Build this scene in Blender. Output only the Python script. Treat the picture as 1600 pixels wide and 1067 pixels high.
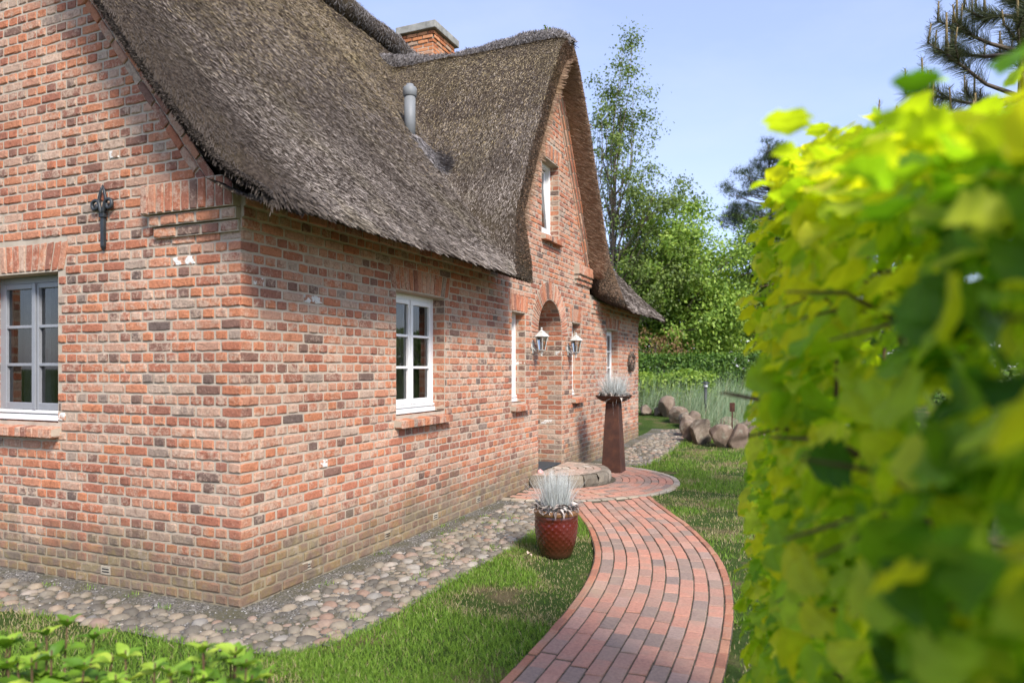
import bpy, math, random
import numpy as np
from mathutils import Matrix, Vector
R_ = math.radians
for o in list(bpy.data.objects): bpy.data.objects.remove(o)
scn = bpy.context.scene
COL = scn.collection
rnd = random.Random(7)
rng = np.random.default_rng(11)

# ------------------------------------------------------------------ camera
CAM = Vector((3.558, -3.683, 1.6125))
cd = bpy.data.cameras.new('camera'); cam = bpy.data.objects.new('camera', cd); COL.objects.link(cam)
cam.location = CAM; cam.rotation_euler = (R_(90), 0, R_(23.16))
cd.sensor_width = 36; cd.lens = 36 * 1113 / 1600; cd.shift_y = 41.5 / 1600
cd.clip_start = 0.02; cd.clip_end = 2000
cd.dof.use_dof = True; cd.dof.focus_distance = 7.2; cd.dof.aperture_fstop = 1.7
scn.camera = cam

# ------------------------------------------------------------------ sky and sun
SUN_EL, SUN_AZ = 43, 130          # azimuth clockwise from +Y
w = bpy.data.worlds.new('World'); scn.world = w; w.use_nodes = True
nt = w.node_tree; nt.nodes.clear()
wo = nt.nodes.new('ShaderNodeOutputWorld'); bg = nt.nodes.new('ShaderNodeBackground')
sky = nt.nodes.new('ShaderNodeTexSky'); sky.sky_type = 'NISHITA'; sky.sun_disc = False
sky.sun_elevation = R_(SUN_EL); sky.sun_rotation = R_(SUN_AZ)
sky.air_density = 1.0; sky.dust_density = .9; sky.ozone_density = 2.6
tc = nt.nodes.new('ShaderNodeTexCoord'); mp = nt.nodes.new('ShaderNodeMapping')
mp.inputs['Scale'].default_value = (1.0, 1.0, 2.6)
nz = nt.nodes.new('ShaderNodeTexNoise'); nz.inputs['Scale'].default_value = 1.7; nz.inputs['Detail'].default_value = 7; nz.inputs['Roughness'].default_value = .58
cr = nt.nodes.new('ShaderNodeValToRGB'); cr.color_ramp.elements[0].position = .50; cr.color_ramp.elements[1].position = .95
cr.color_ramp.elements[0].color = (.30, .30, .30, 1); cr.color_ramp.elements[1].color = (.62, .62, .62, 1)
mx = nt.nodes.new('ShaderNodeMix'); mx.data_type = 'RGBA'
mx.inputs['B'].default_value = (3.3, 3.75, 5.0, 1)
nt.links.new(tc.outputs['Generated'], mp.inputs['Vector']); nt.links.new(mp.outputs['Vector'], nz.inputs['Vector'])
nt.links.new(nz.outputs['Fac'], cr.inputs['Fac']); nt.links.new(cr.outputs['Color'], mx.inputs['Factor'])
nt.links.new(sky.outputs['Color'], mx.inputs['A']); tn = nt.nodes.new('ShaderNodeMix'); tn.data_type = 'RGBA'; tn.blend_type = 'MULTIPLY'; tn.inputs['Factor'].default_value = 1; tn.inputs['B'].default_value = (.75, .71, .76, 1)   # white balance of the sky
nt.links.new(mx.outputs['Result'], tn.inputs['A']); nt.links.new(tn.outputs['Result'], bg.inputs['Color'])
bg.inputs['Strength'].default_value = .14
nt.links.new(bg.outputs['Background'], wo.inputs['Surface'])
sl = bpy.data.lights.new('sun', 'SUN'); sun = bpy.data.objects.new('sun', sl); COL.objects.link(sun)
sl.energy = 2.3; sl.angle = R_(14); sl.color = (1, .94, .85)
az = R_(SUN_AZ); el = R_(SUN_EL)
sd = Vector((math.sin(az) * math.cos(el), math.cos(az) * math.cos(el), math.sin(el)))
sun.rotation_euler = (-sd).to_track_quat('-Z', 'Y').to_euler()
sun.location = sd * 30
vs = scn.view_settings; vs.view_transform = 'Standard'; vs.look = 'None'; vs.exposure = 1.4; vs.gamma = 1
vs.use_curve_mapping = False
scn.render.engine = 'CYCLES'

# ------------------------------------------------------------------ helpers
def tag(o, label=None, cat=None, group=None, kind=None):
    if label: o['label'] = label
    if cat: o['category'] = cat
    if group: o['group'] = group
    if kind: o['kind'] = kind
    return o
def link(name, me, parent=None, loc=None, rot=None):
    o = bpy.data.objects.new(name, me); COL.objects.link(o)
    if parent is not None: o.parent = parent
    if loc is not None: o.location = loc
    if rot is not None: o.rotation_euler = rot
    return o
def empty(name, loc=(0, 0, 0), rz=0):
    return link(name, None, None, loc, (0, 0, rz))
def mesh_np(name, V, F, mat, tone=None, smooth=False):
    """V (n,3), F (m,k) all faces k-sided"""
    V = np.asarray(V, np.float32); F = np.asarray(F, np.int32)
    me = bpy.data.meshes.new(name); n, k = F.shape
    me.vertices.add(len(V)); me.vertices.foreach_set('co', V.ravel())
    me.loops.add(n * k); me.loops.foreach_set('vertex_index', F.ravel())
    me.polygons.add(n); me.polygons.foreach_set('loop_start', np.arange(0, n * k, k, dtype=np.int32))
    try: me.polygons.foreach_set('loop_total', np.full(n, k, np.int32))
    except Exception: pass
    if smooth: me.polygons.foreach_set('use_smooth', np.ones(n, bool))
    if tone is not None:
        a = me.attributes.new('tone', 'FLOAT', 'FACE'); a.data.foreach_set('value', np.asarray(tone, np.float32))
    me.update(calc_edges=True); me.validate()
    if mat: me.materials.append(mat)
    return me
class MB:
    def __init__(s): s.v = []; s.f = []
    def add(s, vs_, fs):
        b = len(s.v); s.v += [tuple(p) for p in vs_]; s.f += [tuple(i + b for i in f) for f in fs]; return s
    def box(s, lo, hi, M=None):
        x0, y0, z0 = lo; x1, y1, z1 = hi
        P = [(x0,y0,z0),(x1,y0,z0),(x1,y1,z0),(x0,y1,z0),(x0,y0,z1),(x1,y0,z1),(x1,y1,z1),(x0,y1,z1)]
        if M is not None: P = [M @ Vector(p) for p in P]
        return s.add(P, [(0,3,2,1),(4,5,6,7),(0,1,5,4),(1,2,6,5),(2,3,7,6),(3,0,4,7)])
    def lathe(s, prof, n=24, c=(0, 0, 0), caps=True, a0=0):
        P = []; m = len(prof)
        for r, z in prof:
            for i in range(n):
                a = a0 + 2 * math.pi * i / n; P.append((c[0] + r * math.cos(a), c[1] + r * math.sin(a), c[2] + z))
        Fs = [(j*n+i, j*n+(i+1)%n, (j+1)*n+(i+1)%n, (j+1)*n+i) for j in range(m-1) for i in range(n)]
        if caps: Fs += [tuple(range(n-1, -1, -1)), tuple((m-1)*n+i for i in range(n))]
        return s.add(P, Fs)
    def tube(s, pts, rad, n=6, caps=True):
        pts = [Vector(p) for p in pts]; P = []
        if not hasattr(rad, '__len__'): rad = [rad] * len(pts)
        up = Vector((.31, .23, .92)).normalized()
        for i, p in enumerate(pts):
            t = (pts[min(i+1, len(pts)-1)] - pts[max(i-1, 0)])
            if t.length < 1e-9: t = Vector((0, 0, 1))
            t.normalize(); a = t.cross(up)
            if a.length < .05: a = t.cross(Vector((1, 0, 0)))
            a.normalize(); b = t.cross(a)
            for k in range(n):
                th = 2 * math.pi * k / n; P.append(p + (a * math.cos(th) + b * math.sin(th)) * rad[i])
        m = len(pts)
        Fs = [(j*n+i, j*n+(i+1)%n, (j+1)*n+(i+1)%n, (j+1)*n+i) for j in range(m-1) for i in range(n)]
        if caps: Fs += [tuple(range(n-1, -1, -1)), tuple((m-1)*n+i for i in range(n))]
        return s.add(P, Fs)
    def build(s, name, mat, parent=None, smooth=False, bevel=0, loc=None, rot=None):
        me = bpy.data.meshes.new(name); me.from_pydata(s.v, [], s.f); me.update()
        if smooth:
            for p in me.polygons: p.use_smooth = True
        me.materials.append(mat); o = link(name, me, parent, loc, rot)
        if bevel:
            b = o.modifiers.new('bevel', 'BEVEL'); b.width = bevel; b.segments = 2; b.limit_method = 'ANGLE'
        return o
def sstep(a, b, x):
    t = np.clip((np.asarray(x, float) - a) / (b - a), 0, 1); return t * t * (3 - 2 * t)
_tab = rng.random((64, 64))
def vnoise(x, y):
    x = np.asarray(x, float); y = np.asarray(y, float); xi = np.floor(x).astype(int); yi = np.floor(y).astype(int)
    fx = x - xi; fy = y - yi; fx = fx*fx*(3-2*fx); fy = fy*fy*(3-2*fy); g = lambda i, j: _tab[i % 64, j % 64]
    return (g(xi,yi)*(1-fx)+g(xi+1,yi)*fx)*(1-fy)+(g(xi,yi+1)*(1-fx)+g(xi+1,yi+1)*fx)*fy
def fbm(x, y): return .55*vnoise(x, y)+.3*vnoise(x*2.1+7, y*2.1+3)+.15*vnoise(x*4.3+1, y*4.3+9)
def rot_to(dirs, ups, roll=None):
    """matrices (k,3,3) whose columns are side, dir, normal"""
    d = dirs / np.linalg.norm(dirs, axis=1)[:, None]
    s = np.cross(d, ups); ln = np.linalg.norm(s, axis=1)[:, None]; s = np.where(ln < 1e-4, np.array([[1., 0, 0]]), s / np.maximum(ln, 1e-6))
    n = np.cross(s, d)
    if roll is not None:
        c = np.cos(roll)[:, None]; q = np.sin(roll)[:, None]; s, n = s*c+n*q, n*c-s*q
    return np.stack([s, d, n], axis=2)
def inst(tv, tf, T, M, S):
    tv = np.asarray(tv, float); tf = np.asarray(tf, int); k = len(T); n = len(tv)
    S = np.asarray(S, float); S = S[:, None] if S.ndim == 1 else S
    V = np.einsum('kij,knj->kni', M, tv[None] * S[:, None, :]) + T[:, None, :]
    F = (tf[None] + (np.arange(k) * n)[:, None, None]).reshape(-1, tf.shape[1])
    return V.reshape(-1, 3), F

# ------------------------------------------------------------------ materials
def newmat(name, rough=.8, spec=.3):
    m = bpy.data.materials.new(name); m.use_nodes = True; nt = m.node_tree; b = nt.nodes['Principled BSDF']
    b.inputs['Roughness'].default_value = rough; b.inputs['Specular IOR Level'].default_value = spec
    return m, nt, b
def nd(nt, t, **kw):
    n = nt.nodes.new(t)
    for k, v in kw.items():
        if hasattr(n, k): setattr(n, k, v)
        else: n.inputs[k.replace('_', ' ')].default_value = v
    return n
def ramp(nt, fac, stops, interp='LINEAR'):
    r = nt.nodes.new('ShaderNodeValToRGB'); r.color_ramp.interpolation = interp; e = r.color_ramp.elements
    while len(e) < len(stops): e.new(.5)
    for q, (p, c) in zip(e, stops):
        q.position = p; q.color = (*c, 1) if len(c) == 3 else c
    nt.links.new(fac, r.inputs['Fac']); return r.outputs['Color']
def noise(nt, scale, detail=4, rough=.55, vec=None, stretch=None):
    n = nd(nt, 'ShaderNodeTexNoise', Scale=scale, Detail=detail, Roughness=rough)
    if vec is None: vec = nt.nodes.new('ShaderNodeNewGeometry').outputs['Position']
    if stretch:
        m = nt.nodes.new('ShaderNodeMapping'); m.inputs['Scale'].default_value = stretch; nt.links.new(vec, m.inputs['Vector']); vec = m.outputs['Vector']
    nt.links.new(vec, n.inputs['Vector']); return n.outputs['Fac']
def mixc(nt, fac, a, b, mode='MIX'):
    m = nt.nodes.new('ShaderNodeMix'); m.data_type = 'RGBA'; m.blend_type = mode
    for s, v in (('Factor', fac), ('A', a), ('B', b)):
        if hasattr(v, 'is_linked'): nt.links.new(v, m.inputs[s])
        else: m.inputs[s].default_value = v if s == 'Factor' else (*v, 1)
    return m.outputs['Result']
def math_(nt, op, a, b=None, c=None):
    m = nt.nodes.new('ShaderNodeMath'); m.operation = op
    for i, v in enumerate((a, b, c)):
        if v is None: continue
        if hasattr(v, 'is_linked'): nt.links.new(v, m.inputs[i])
        else: m.inputs[i].default_value = v
    return m.outputs[0]
def bump(nt, b, h, strength=.4, dist=.01):
    n = nd(nt, 'ShaderNodeBump', Strength=strength, Distance=dist); nt.links.new(h, n.inputs['Height']); nt.links.new(n.outputs['Normal'], b.inputs['Normal'])
def setc(nt, b, c):
    if hasattr(c, 'is_linked'): nt.links.new(c, b.inputs['Base Color'])
    else: b.inputs['Base Color'].default_value = (*c, 1)
def piece_random(nt):
    g = nt.nodes.new('ShaderNodeNewGeometry').outputs['Random Per Island']; o = nt.nodes.new('ShaderNodeObjectInfo').outputs['Random']
    return math_(nt, 'FRACT', math_(nt, 'ADD', g, math_(nt, 'MULTIPLY', o, 7.31)))
def dirt_mask(nt, top=.62):
    g = nt.nodes.new('ShaderNodeNewGeometry'); sx = nt.nodes.new('ShaderNodeSeparateXYZ'); nt.links.new(g.outputs['Position'], sx.inputs[0])
    a = noise(nt, 2.2, 5, .6); zz = math_(nt, 'ADD', sx.outputs['Z'], math_(nt, 'MULTIPLY', a, -.75))
    mr = nd(nt, 'ShaderNodeMapRange'); nt.links.new(zz, mr.inputs['Value'])
    mr.inputs['From Min'].default_value = top - .55; mr.inputs['From Max'].default_value = top - .95
    return mr.outputs['Result']
def brick_material(name, dirty=True, sat=1.0):
    m, nt, b = newmat(name, .9, .15); r = piece_random(nt)
    base = ramp(nt, r, [(0, (.075,.06,.06)), (.035, (.13,.075,.062)), (.08, (.22,.08,.055)), (.22, (.35,.105,.058)), (.40, (.45,.135,.062)), (.52, (.52,.175,.072)),
                        (.68, (.50,.20,.11)), (.82, (.49,.245,.16)), (.93, (.50,.315,.225)), (.97, (.42,.32,.25)), (1, (.19,.15,.13))])
    r2 = math_(nt, 'FRACT', math_(nt, 'MULTIPLY', r, 57.3))
    off = nt.nodes.new('ShaderNodeVectorMath'); off.operation = 'ADD'
    cmb = nt.nodes.new('ShaderNodeCombineXYZ'); nt.links.new(math_(nt, 'MULTIPLY', r, 40.), cmb.inputs[0]); nt.links.new(math_(nt, 'MULTIPLY', r2, 30.), cmb.inputs[2])
    nt.links.new(nt.nodes.new('ShaderNodeNewGeometry').outputs['Position'], off.inputs[0]); nt.links.new(cmb.outputs[0], off.inputs[1])
    n1 = noise(nt, 15, 5, .62, off.outputs[0]); n2 = noise(nt, 60, 4, .6, off.outputs[0])
    thr = math_(nt, 'SUBTRACT', .80, math_(nt, 'MULTIPLY', r2, .34))
    sm = nd(nt, 'ShaderNodeMapRange'); nt.links.new(math_(nt, 'SUBTRACT', math_(nt, 'ADD', n1, math_(nt, 'MULTIPLY', n2, .25)), thr), sm.inputs['Value'])
    sm.inputs['From Min'].default_value = .0; sm.inputs['From Max'].default_value = .22; sm.inputs['To Max'].default_value = .80
    col = mixc(nt, sm.outputs['Result'], base, (.53,.395,.30))
    col = mixc(nt, .20, col, (.50,.35,.265))
    # darker fired blotches
    n3 = noise(nt, 26, 4, .6, off.outputs[0]); dk = ramp(nt, n3, [(.54, (0,0,0)), (.70, (.62,.62,.62))])
    col = mixc(nt, dk, col, mixc(nt, 1., col, (.45,.38,.36), 'MULTIPLY'))
    # a few chipped white spots
    wh = math_(nt, 'MULTIPLY', math_(nt, 'GREATER_THAN', r2, .997), math_(nt, 'GREATER_THAN', n1, .52))
    col = mixc(nt, wh, col, (.72,.70,.66))
    sp = ramp(nt, n2, [(.3, (.78,.78,.78)), (.7, (1.12,1.12,1.12))]); col = mixc(nt, 1., col, sp, 'MULTIPLY')
    if dirty:
        d = dirt_mask(nt, .74); n4 = noise(nt, 6, 5, .65)
        dc = ramp(nt, n4, [(.3, (.10,.082,.066)), (.48, (.18,.145,.105)), (.6, (.21,.175,.085)), (.68, (.30,.255,.19))])
        col = mixc(nt, math_(nt, 'MULTIPLY', d, .82), col, dc)
    col = mixc(nt, 1., col, ramp(nt, noise(nt, .9, 4, .6), [(.32, (.80,.79,.78)), (.68, (1.10,1.10,1.10))]), 'MULTIPLY')
    setc(nt, b, col); bump(nt, b, math_(nt, 'ADD', n2, n1), .7, .006); return m
def mortar_material():
    m, nt, b = newmat('lime mortar', .95, .1); n = noise(nt, 9, 6, .6); f = noise(nt, 150, 3)
    col = ramp(nt, n, [(.3, (.38,.315,.245)), (.7, (.50,.425,.34))])
    d = dirt_mask(nt, .7); col = mixc(nt, math_(nt, 'MULTIPLY', d, .7), col, ramp(nt, noise(nt, 5, 5), [(.35, (.12,.10,.075)), (.6, (.24,.20,.11))]))
    setc(nt, b, col); bump(nt, b, f, .6, .004); return m
def plain(name, col, rough=.5, spec=.4, metal=0, var=.12, scale=20, bmp=.0):
    m, nt, b = newmat(name, rough, spec); b.inputs['Metallic'].default_value = metal
    n = noise(nt, scale, 5, .6); c0 = tuple(c * (1 - var) for c in col); c1 = tuple(min(1, c * (1 + var)) for c in col)
    setc(nt, b, ramp(nt, n, [(.3, c0), (.7, c1)]))
    if bmp: bump(nt, b, n, bmp, .01)
    return m
def tone_mat(name, stops, rough=.75, spec=.2, trans=0, src='attr', bm=0, tcol=None):
    """colour by per-piece 'tone' attribute (joined pieces) or by the object's random value"""
    m, nt, b = newmat(name, rough, spec)
    if src == 'attr': f = nd(nt, 'ShaderNodeAttribute', attribute_name='tone').outputs['Fac']
    elif src == 'obj': f = nt.nodes.new('ShaderNodeObjectInfo').outputs['Random']
    else: f = piece_random(nt)
    col = ramp(nt, f, stops)
    n = noise(nt, 25, 3); col = mixc(nt, 1., col, ramp(nt, n, [(.25, (.8,.8,.8)), (.75, (1.15,1.15,1.15))]), 'MULTIPLY')
    setc(nt, b, col)
    if bm: bump(nt, b, noise(nt, 60, 5, .65), bm, .01)
    if trans:
        t = nt.nodes.new('ShaderNodeBsdfTranslucent'); ms = nt.nodes.new('ShaderNodeMixShader'); out = nt.nodes['Material Output']
        nt.links.new(mixc(nt, 1., col, tcol or (1.25,1.15,.55), 'MULTIPLY'), t.inputs['Color']); ms.inputs[0].default_value = trans
        nt.links.new(b.outputs[0], ms.inputs[1]); nt.links.new(t.outputs[0], ms.inputs[2]); nt.links.new(ms.outputs[0], out.inputs['Surface'])
    return m
MT = {}
MT['brick'] = brick_material('old handmade brick'); MT['mortar'] = mortar_material()
MT['white'] = plain('white painted wood', (.78,.78,.77), .35, .5, var=.04)
MT['grey'] = plain('grey painted wood', (.25,.26,.28), .4, .5, var=.05)
MT['iron'] = plain('dark wrought iron', (.035,.04,.045), .5, .5, .3, .3)
MT['rubber'] = plain('dark gasket', (.02,.02,.02), .7)
MT['dark'] = plain('dark room', (.03,.028,.026), .9)
MT['curtain'] = plain('grey voile curtain', (.17,.165,.165), .9, .1, var=.25, scale=8)
MT['blind'] = plain('beige curtain', (.26,.225,.185), .9, .1, var=.15, scale=8)
MT['lead'] = plain('grey vent pipe plastic', (.19,.20,.205), .55, .4, var=.08)
MT['concrete'] = plain('weathered chimney slab', (.27,.265,.24), .9, .2, var=.35, scale=9, bmp=.4)
MT['mat'] = plain('dark rubber doormat', (.05,.055,.06), .8, .2, var=.3, scale=60, bmp=.3)
def rust():
    m, nt, b = newmat('rusted weathering steel', .75, .3); n = noise(nt, 7, 6, .65); f = noise(nt, 70, 4)
    setc(nt, b, mixc(nt, math_(nt, 'MULTIPLY', f, .5), ramp(nt, n, [(.3, (.045,.022,.017)), (.55, (.085,.035,.022)), (.75, (.15,.06,.03))]), (.06,.028,.02)))
    bump(nt, b, f, .25, .004); return m
MT['rust'] = rust()
def glass():
    m = bpy.data.materials.new('window glass'); m.use_nodes = True; nt = m.node_tree; nt.nodes.clear()
    o = nt.nodes.new('ShaderNodeOutputMaterial'); t = nt.nodes.new('ShaderNodeBsdfTransparent'); g = nt.nodes.new('ShaderNodeBsdfGlossy')
    t.inputs[0].default_value = (.82,.85,.84,1); g.inputs['Roughness'].default_value = .02; fr = nd(nt, 'ShaderNodeFresnel', IOR=1.55)
    ms = nt.nodes.new('ShaderNodeMixShader'); f = math_(nt, 'MINIMUM', math_(nt, 'ADD', math_(nt, 'MULTIPLY', fr.outputs[0], 1.3), .03), 1.)
    nt.links.new(f, ms.inputs[0]); nt.links.new(t.outputs[0], ms.inputs[1]); nt.links.new(g.outputs[0], ms.inputs[2]); nt.links.new(ms.outputs[0], o.inputs[0]); return m
MT['glass'] = glass()

# ------------------------------------------------------------------ ground
YC = 6.06                     # axis of the doorway and the dormer
def gz(x, y):
    x = np.asarray(x, float); y = np.asarray(y, float)
    g = .13 * sstep(7.5, 11.5, y) + .55 * sstep(12.2, 16.5, y + .25*x) + .02*(fbm(x*.8+5, y*.8+5)-.5)*sstep(.9, 1.6, np.abs(x)+np.maximum(0,-y)*2)
    return g
def lawn_mat():
    m, nt, b = newmat('lawn soil and grass', .95, .1); n = noise(nt, 1.5, 6, .62); f = noise(nt, 90, 4, .65)
    c = ramp(nt, n, [(.30, (.042,.075,.016)), (.52, (.06,.10,.02)), (.62, (.15,.125,.06)), (.74, (.2,.15,.085))])
    setc(nt, b, mixc(nt, 1., c, ramp(nt, f, [(.3, (.55,.55,.55)), (.7, (1.3,1.3,1.3))]), 'MULTIPLY')); bump(nt, b, f, .9, .03); return m
gx = np.unique(np.concatenate([np.linspace(-900, -30, 12), np.linspace(-30, 30, 121), np.linspace(30, 900, 12)]))
gy = np.unique(np.concatenate([np.linspace(-900, -20, 12), np.linspace(-20, 40, 121), np.linspace(40, 900, 12)]))
GX, GY = np.meshgrid(gx, gy, indexing='ij'); GZ = gz(GX, GY) - .012
V = np.stack([GX, GY, GZ], -1).reshape(-1, 3); nx_, ny_ = GX.shape
idx = np.arange(nx_*ny_).reshape(nx_, ny_); F = np.stack([idx[:-1,:-1], idx[1:,:-1], idx[1:,1:], idx[:-1,1:]], -1).reshape(-1, 4)
tag(link('ground', mesh_np('ground', V, F, lawn_mat(), smooth=True)), kind='structure')

# path centre line (x, y) from the door circle towards the camera
pc = np.array([(1.13,5.05),(1.36,4.55),(1.62,4.02),(1.88,3.5),(2.09,3.0),(2.27,2.5),(2.40,2.0),(2.49,1.5),(2.545,1.0),(2.575,.5),(2.59,0),(2.60,-.6),(2.60,-1.6),(2.62,-3),(2.66,-5),(2.7,-8)])
def resample(p, step):
    q = [p[0]]
    t = np.linspace(0, 1, 60)
    out = []
    for i in range(len(p)-1):
        p0, p1, p2, p3 = p[max(i-1,0)], p[i], p[i+1], p[min(i+2,len(p)-1)]
        for u in t[:-1]:
            out.append(.5*((2*p1)+(-p0+p2)*u+(2*p0-5*p1+4*p2-p3)*u*u+(-p0+3*p1-3*p2+p3)*u**3))
    out = np.array(out); s = np.concatenate([[0], np.cumsum(np.linalg.norm(np.diff(out, axis=0), axis=1))])
    S = np.arange(0, s[-1], step); return np.stack([np.interp(S, s, out[:,0]), np.interp(S, s, out[:,1])], 1), S
PC, PS = resample(pc, .02)
PT = np.gradient(PC, axis=0); PT /= np.linalg.norm(PT, axis=1)[:, None]; PN = np.stack([-PT[:,1], PT[:,0]], 1)   # PN: to the right seen from the door
def path_pt(s, off):
    i = np.clip(np.searchsorted(PS, s), 0, len(PS)-1); return PC[i] + PN[i]*off, PT[i]
def dist_path(x, y):
    x = np.atleast_1d(x); y = np.atleast_1d(y); P = PC[::8]
    return np.sqrt(((x[:,None]-P[None,:,0])**2+(y[:,None]-P[None,:,1])**2).min(1))
def sheet(name, poly, z, mat, kind='structure'):
    me = bpy.data.meshes.new(name); me.from_pydata([(x, y, z) for x, y in poly], [], [tuple(range(len(poly)))]); me.materials.append(mat)
    return tag(link(name, me), kind=kind)
MT['sand'] = plain('dark sandy joints', (.10,.085,.06), .95, .1, var=.5, scale=30, bmp=.5)
def gravel_mat():
    m, nt, b = newmat('grey grit', .95, .15); v = nd(nt, 'ShaderNodeTexVoronoi', Scale=95.); nt.links.new(nt.nodes.new('ShaderNodeNewGeometry').outputs['Position'], v.inputs['Vector'])
    c = ramp(nt, v.outputs['Color'], [(.15, (.055,.051,.046)), (.5, (.15,.14,.125)), (.85, (.30,.28,.25))])
    n = noise(nt, 2.5, 5, .6); c = mixc(nt, ramp(nt, n, [(.40, (0,0,0)), (.60, (.85,.85,.85))]), c, mixc(nt, noise(nt, 40, 3), (.06,.062,.03), (.15,.13,.08)))
    setc(nt, b, c); bump(nt, b, v.outputs['Distance'], .8, .01); return m
MT['gravel'] = gravel_mat()
# --- path: bed + single pavers
half = .53
bl, br = PC[::5] - PN[::5]*half, PC[::5] + PN[::5]*half
n_ = len(bl); V = np.concatenate([np.c_[bl, np.full(n_, .006)], np.c_[br, np.full(n_, .006)]])
F = np.array([(i, i+1, n_+i+1, n_+i) for i in range(n_-1)])[:, ::-1]
path = tag(link('path', mesh_np('path', V, F, MT['sand'])), kind='structure')
def paver_material(name, stops):
    m, nt, b = newmat(name, .8, .25); r = piece_random(nt); base = ramp(nt, r, stops)
    n1 = noise(nt, 5, 5, .6); n2 = noise(nt, 55, 4, .65)
    col = mixc(nt, 1., base, ramp(nt, n2, [(.3, (.78,.78,.78)), (.7, (1.15,1.15,1.15))]), 'MULTIPLY')
    col = mixc(nt, ramp(nt, n1, [(.5, (0,0,0)), (.72, (.5,.5,.5))]), col, (.30,.23,.17))
    n3 = noise(nt, 1.1, 3); col = mixc(nt, ramp(nt, n3, [(.58, (0,0,0)), (.68, (.35,.35,.35))]), col, (.40,.30,.19))
    setc(nt, b, col); bump(nt, b, n2, .5, .004); return m
PAV = [(0, (.24,.18,.15)), (.12, (.29,.205,.16)), (.28, (.36,.215,.16)), (.5, (.43,.22,.155)), (.72, (.47,.225,.155)), (.88, (.45,.265,.195)), (1, (.33,.235,.19))]
MT['paver'] = paver_material('clay paver', PAV)
MT['edge'] = paver_material('clay kerb brick', [(0, (.30,.14,.09)), (.6, (.40,.17,.10)), (1, (.38,.22,.14))])
MT['sett'] = paver_material('pale stone sett', [(0, (.30,.26,.20)), (.6, (.42,.37,.29)), (1, (.36,.29,.2))])
def block(l, w_, h, bev, r, jit=.0015):
    """paver: l along local Y, w along X, top at h; bevelled top with small jitter"""
    a, b_ = w_/2, l/2; V = []
    for (ins, z) in ((0, 0), (0, h-bev), (bev, h)):
        for sx, sy in ((-1,-1),(1,-1),(1,1),(-1,1)):
            V.append((sx*(a-ins)+r.uniform(-jit,jit), sy*(b_-ins)+r.uniform(-jit,jit), z+(r.uniform(-jit,jit) if z > 0 else 0)))
    F = [(i+4*k, (i+1)%4+4*k, (i+1)%4+4*(k+1), i+4*(k+1)) for k in range(2) for i in range(4)] + [(8,9,10,11)]
    return V, F
def meshes(name, n, mat, *a, **k):
    out = []
    for i in range(n):
        v, f = block(*a, rnd, **k); me = bpy.data.meshes.new(name); me.from_pydata(v, [], f); me.materials.append(mat); out.append(me)
    return out
pav_me = meshes('paver', 8, MT['paver'], .199, .094, .045, .004); edge_me = meshes('kerb_brick', 4, MT['edge'], .20, .052, .05, .005)
items = []
for k in range(9):
    off = -.414 + k*.1035; s = rnd.uniform(0, .2) if k % 2 else rnd.uniform(.0, .05)
    s = (.1 if k % 2 else 0) + rnd.uniform(-.02, .02)
    while s < PS[-1] - .3:
        i = min(int(s/.02), len(PS)-1)
        # local arc length factor on the bend
        p, t = path_pt(s, off); t2 = path_pt(s+.06, off)[1]; curv = (t[0]*t2[1]-t[1]*t2[0])/.06
        L = 1 + (-off)*curv*(-1)
        if not (math.hypot(p[0]-.03, p[1]-6.08) < 1.86) and p[1] > -6:
            items.append((p, t, min(1.05, max(.82, 1.0)), 0))
        s += .206 / max(.7, 1 - off*curv*(1))
for sgn in (-1, 1):
    s = 0.
    while s < PS[-1] - .3:
        p, t = path_pt(s, sgn*.497)
        if not math.hypot(p[0]-.03, p[1]-6.08) < 1.84 and p[1] > -6: items.append((p, t, 1., 1))
        s += .207
items.sort(key=lambda q: (q[0][0]-CAM.x)**2 + (q[0][1]-CAM.y)**2 + (1000 if q[0][1] < -.5 else 0))
V = []; F = []
def put_piece(me, p, t, parent, name, z=.006, dz=.003, near=True, acc=None, sc=(1,1,1)):
    rz = math.atan2(t[1], t[0]) - math.pi/2 + rnd.uniform(-.012, .012); zz = z + rnd.uniform(-dz, dz)
    M = Matrix.Translation((p[0], p[1], zz)) @ Matrix.Rotation(rz, 4, 'Z') @ Matrix.Rotation(rnd.uniform(-.008,.008), 4, 'X') @ Matrix.Diagonal((*sc, 1))
    if near:
        o = link(name, me, parent); o.matrix_local = M
    else:
        acc.add([M @ v.co for v in me.vertices], [tuple(f.vertices) for f in me.polygons])
acc0, acc1 = MB(), MB(); cnt = 0
for p, t, sc, kind in items:
    near = cnt < 300; cnt += 1
    put_piece(rnd.choice(edge_me if kind else pav_me), p, t, path, 'kerb_brick' if kind else 'paver', z=-.032 if not kind else -.034, near=near, acc=acc1 if kind else acc0)
for a, m_, nm in ((acc0, MT['paver'], 'paver_field'), (acc1, MT['edge'], 'kerb_brick_row')):
    if a.v: tag(a.build(nm, m_, path), kind='stuff')

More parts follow.
